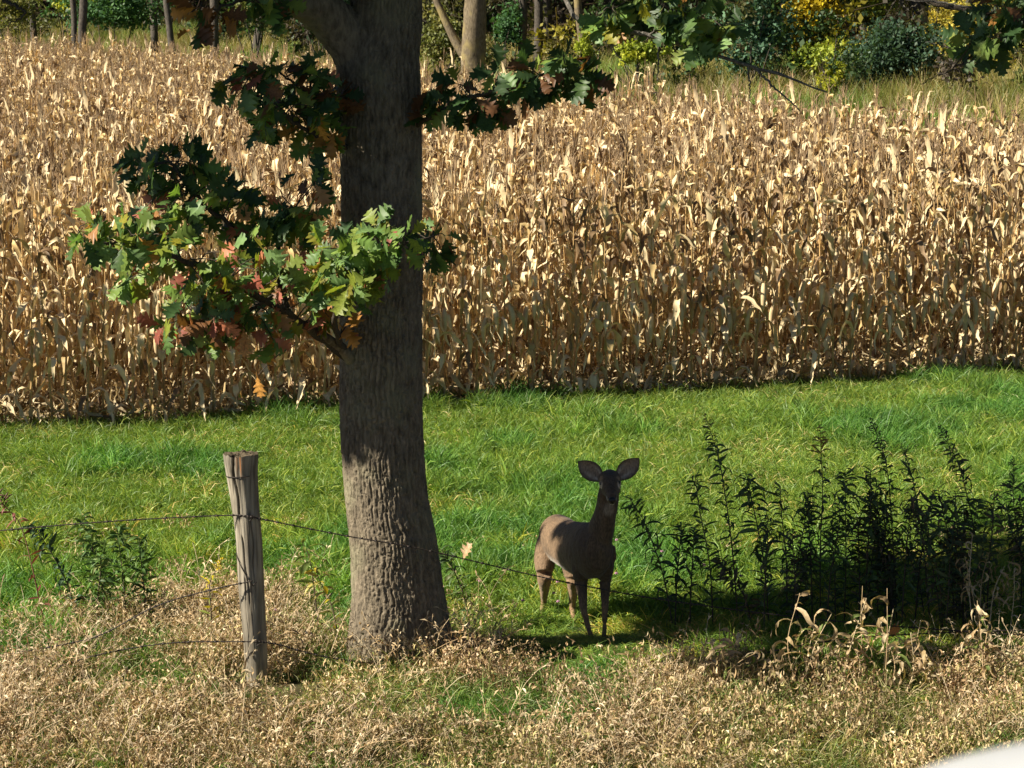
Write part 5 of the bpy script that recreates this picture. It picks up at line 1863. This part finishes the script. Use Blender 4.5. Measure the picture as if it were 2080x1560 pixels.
cane('dry cane grass clump left of the others, before the dark shade right of the doe', [(1440, 1395, 1462, 1265), (1450, 1390, 1500, 1300), (1430, 1400, 1548, 1320)], 1)
cane('small dry cane grass clump low between the first and the tall one', [(1570, 1400, 1590, 1330), (1590, 1400, 1570, 1350)], 2, 7)
cane('tall dry cane grass clump with a straight pale stem in the middle of the shade', [(1630, 1410, 1625, 1205), (1622, 1405, 1690, 1245), (1640, 1400, 1655, 1270)], 3)
cane('wilted cane grass clump with drooping curled blades, right of the straight pale stem', [(1720, 1400, 1700, 1285), (1730, 1400, 1720, 1300), (1700, 1405, 1760, 1215)], 4, 12)
cane('thin cane grass with two long bare stems pointing up in the shade', [(1775, 1385, 1752, 1190), (1795, 1385, 1802, 1195), (1790, 1390, 1815, 1235)], 5, 4)
cane('dense dry cane grass clump to the right of the two long bare stems', [(1800, 1395, 1790, 1275), (1830, 1390, 1850, 1285), (1850, 1390, 1870, 1260), (1880, 1390, 1860, 1300)], 6, 9)
cane('dry cane grass clump with drooping pale leaves near the right border', [(2000, 1370, 1985, 1220), (2005, 1370, 2010, 1255), (2010, 1372, 1970, 1260)], 7, 10)
cane('cluster of brown curled cane leaves in the thicket at the right', [(1985, 1250, 1975, 1085), (1995, 1250, 2010, 1120), (2010, 1250, 2040, 1150), (2000, 1250, 1960, 1130), (2050, 1250, 2060, 1160)], 8, 11, .14, 13.9, .1)
cane('fallen tan cane grass lying across the lower right verge', [(1870, 1405, 2060, 1330), (1880, 1410, 2010, 1335), (1900, 1405, 2090, 1345), (1960, 1400, 2100, 1310)], 9, 6, .12)
cane('dry bent grass tuft before the doe\'s hooves', [(1290, 1350, 1240, 1345), (1300, 1350, 1330, 1335), (1290, 1352, 1270, 1320)], 10, 5, .1, 13.6)
cane('dry arching grass tuft right of the oak\'s foot', [(1000, 1310, 1010, 1262), (1010, 1312, 1030, 1275), (990, 1312, 960, 1290)], 11, 5, .1, 13.7)
cane('tan curled grass tuft at the oak\'s right root', [(890, 1310, 880, 1255), (880, 1312, 900, 1240), (870, 1312, 855, 1265)], 12, 6, .09, 13.6)

# pink clover heads in the grass
M_clover = solid_mat('clover_pink', (.50, .28, .38), .7)
cm = MB()
rr = np.random.default_rng(3)
for q in range(60):
    d = unit(rr.normal(size=3)); d[2] = abs(d[2]) * 1.1 - .2
    V, F = tube(np.array([d * .002, d * .009, d * .0135]), [.0012, .0022, .0008], 4)
    cm.add(V, F)
clo = cm.build('flower_head', M_clover)
V, F = tube(spline([[0, 0, -.2], [.006, .004, -.1], [0, 0, 0]], 8), .0013, 5)
clo_st = mk_mesh('stem', V, quads(F), M_stem, np.broadcast_to((.09, .16, .04), (len(V), 3)))
for a, b_ in [(1133, 1182), (1062, 1220), (1125, 1205), (1134, 1222), (1430, 1148), (1253, 1097), (1252, 1165), (1505, 1170), (1568, 1125), (975, 1180), (1345, 1120), (300, 1255), (140, 1250), (560, 1240)]:
    g_ = P(a, b_ + 45, 4 * FPX / (b_ + 45 - 20) * 1.0)
    D_ = g_[1]
    o = thing('clover_flower', P(a, b_, D_), 'small round pink clover flower in the grass', 'clover', 'pink clover flowers in the grass')
    obj('flower_head', clo, o)
    obj('stem', clo_st, o)

# fallen oak leaves lying on the ground or caught on the wire
for k_, (a, b_, D_, c_) in enumerate([(941, 1136, 13.15, (.52, .35, .2)), (1796, 1288, 13.25, (.55, .22, .06)), (1520, 1345, 13.5, (.35, .12, .04)), (1590, 1540, 11.8, (.5, .26, .1)), (1980, 1480, 12.2, (.5, .22, .06))]):
    o = bpy.data.objects.new('fallen_leaf', LEAF_ME[k_])
    COL.objects.link(o)
    o.matrix_world = Matrix(leaf_mat4(P(a, b_, D_), unit(np.array([.3, -.2, .9 if k_ == 0 else .2])), unit(np.array([-.5, -.7, .5])), .11).tolist())
    o.color = (*c_, 1)
    tag(o, ['tan curled oak leaf caught on the wire right of the oak trunk', 'orange oak leaf caught on dry stems in the right hand shade', 'dull red oak leaf on the shaded ground right of the doe',
            'orange brown oak leaf lying in the dry verge at the bottom', 'orange oak leaf in the dry grass above the white mirror'][k_], 'leaf')

# ------------------------------------------------------------------ door mirror of the car the picture is taken from
M_white = solid_mat('white_car_paint', (.5, .51, .53), .35, coat=.4)
M_glass = solid_mat('mirror_glass', (.30, .31, .33), .12, metal=.9)
M_trim = solid_mat('black_trim', (.02, .02, .022), .5)
MD = .75
mc = P(2190, 1712, MD)
mir = thing('door_mirror', mc, 'white car door mirror, out of focus in the lower right corner', 'car mirror', None, math.radians(-8))
nu, nvv = 64, 33


def superell(a, b, c, e1=.55, e2=.5, y0=-1, y1=1):
    u_ = np.linspace(0, 2 * math.pi, nu, endpoint=False)
    v_ = np.linspace(-math.pi / 2, math.pi / 2, nvv)
    U, Vv = np.meshgrid(u_, v_)
    f = lambda x, p: np.sign(x) * np.abs(x) ** p
    x = a * f(np.cos(Vv), e1) * f(np.cos(U), e2)
    z = c * f(np.cos(Vv), e1) * f(np.sin(U), e2)
    y = b * f(np.sin(Vv), e1)
    V = np.stack([x, y, z], -1).reshape(-1, 3)
    i, j = np.meshgrid(np.arange(nvv - 1), np.arange(nu), indexing='ij')
    j2 = (j + 1) % nu
    return V, np.stack([i * nu + j, i * nu + j2, (i + 1) * nu + j2, (i + 1) * nu + j], -1).reshape(-1, 4)


tilt = Matrix.Rotation(math.radians(-15), 3, 'Y')
for nm_, dims, off, mt in (('housing', (.070, .045, .032), (0, .0, 0), M_white), ('bezel', (.060, .004, .0262), (0.002, -.0445, -.0035), M_trim), ('mirror_glass', (.056, .004, .0225), (0.002, -.047, -.0035), M_glass), ('mirror_foot', (.018, .02, .03), (.045, .01, -.045), M_trim)):
    V, F = superell(*dims)
    V = (V + np.array(off)) @ np.array(tilt).T
    obj(nm_, mk_mesh(nm_, V, F, mt), mir)
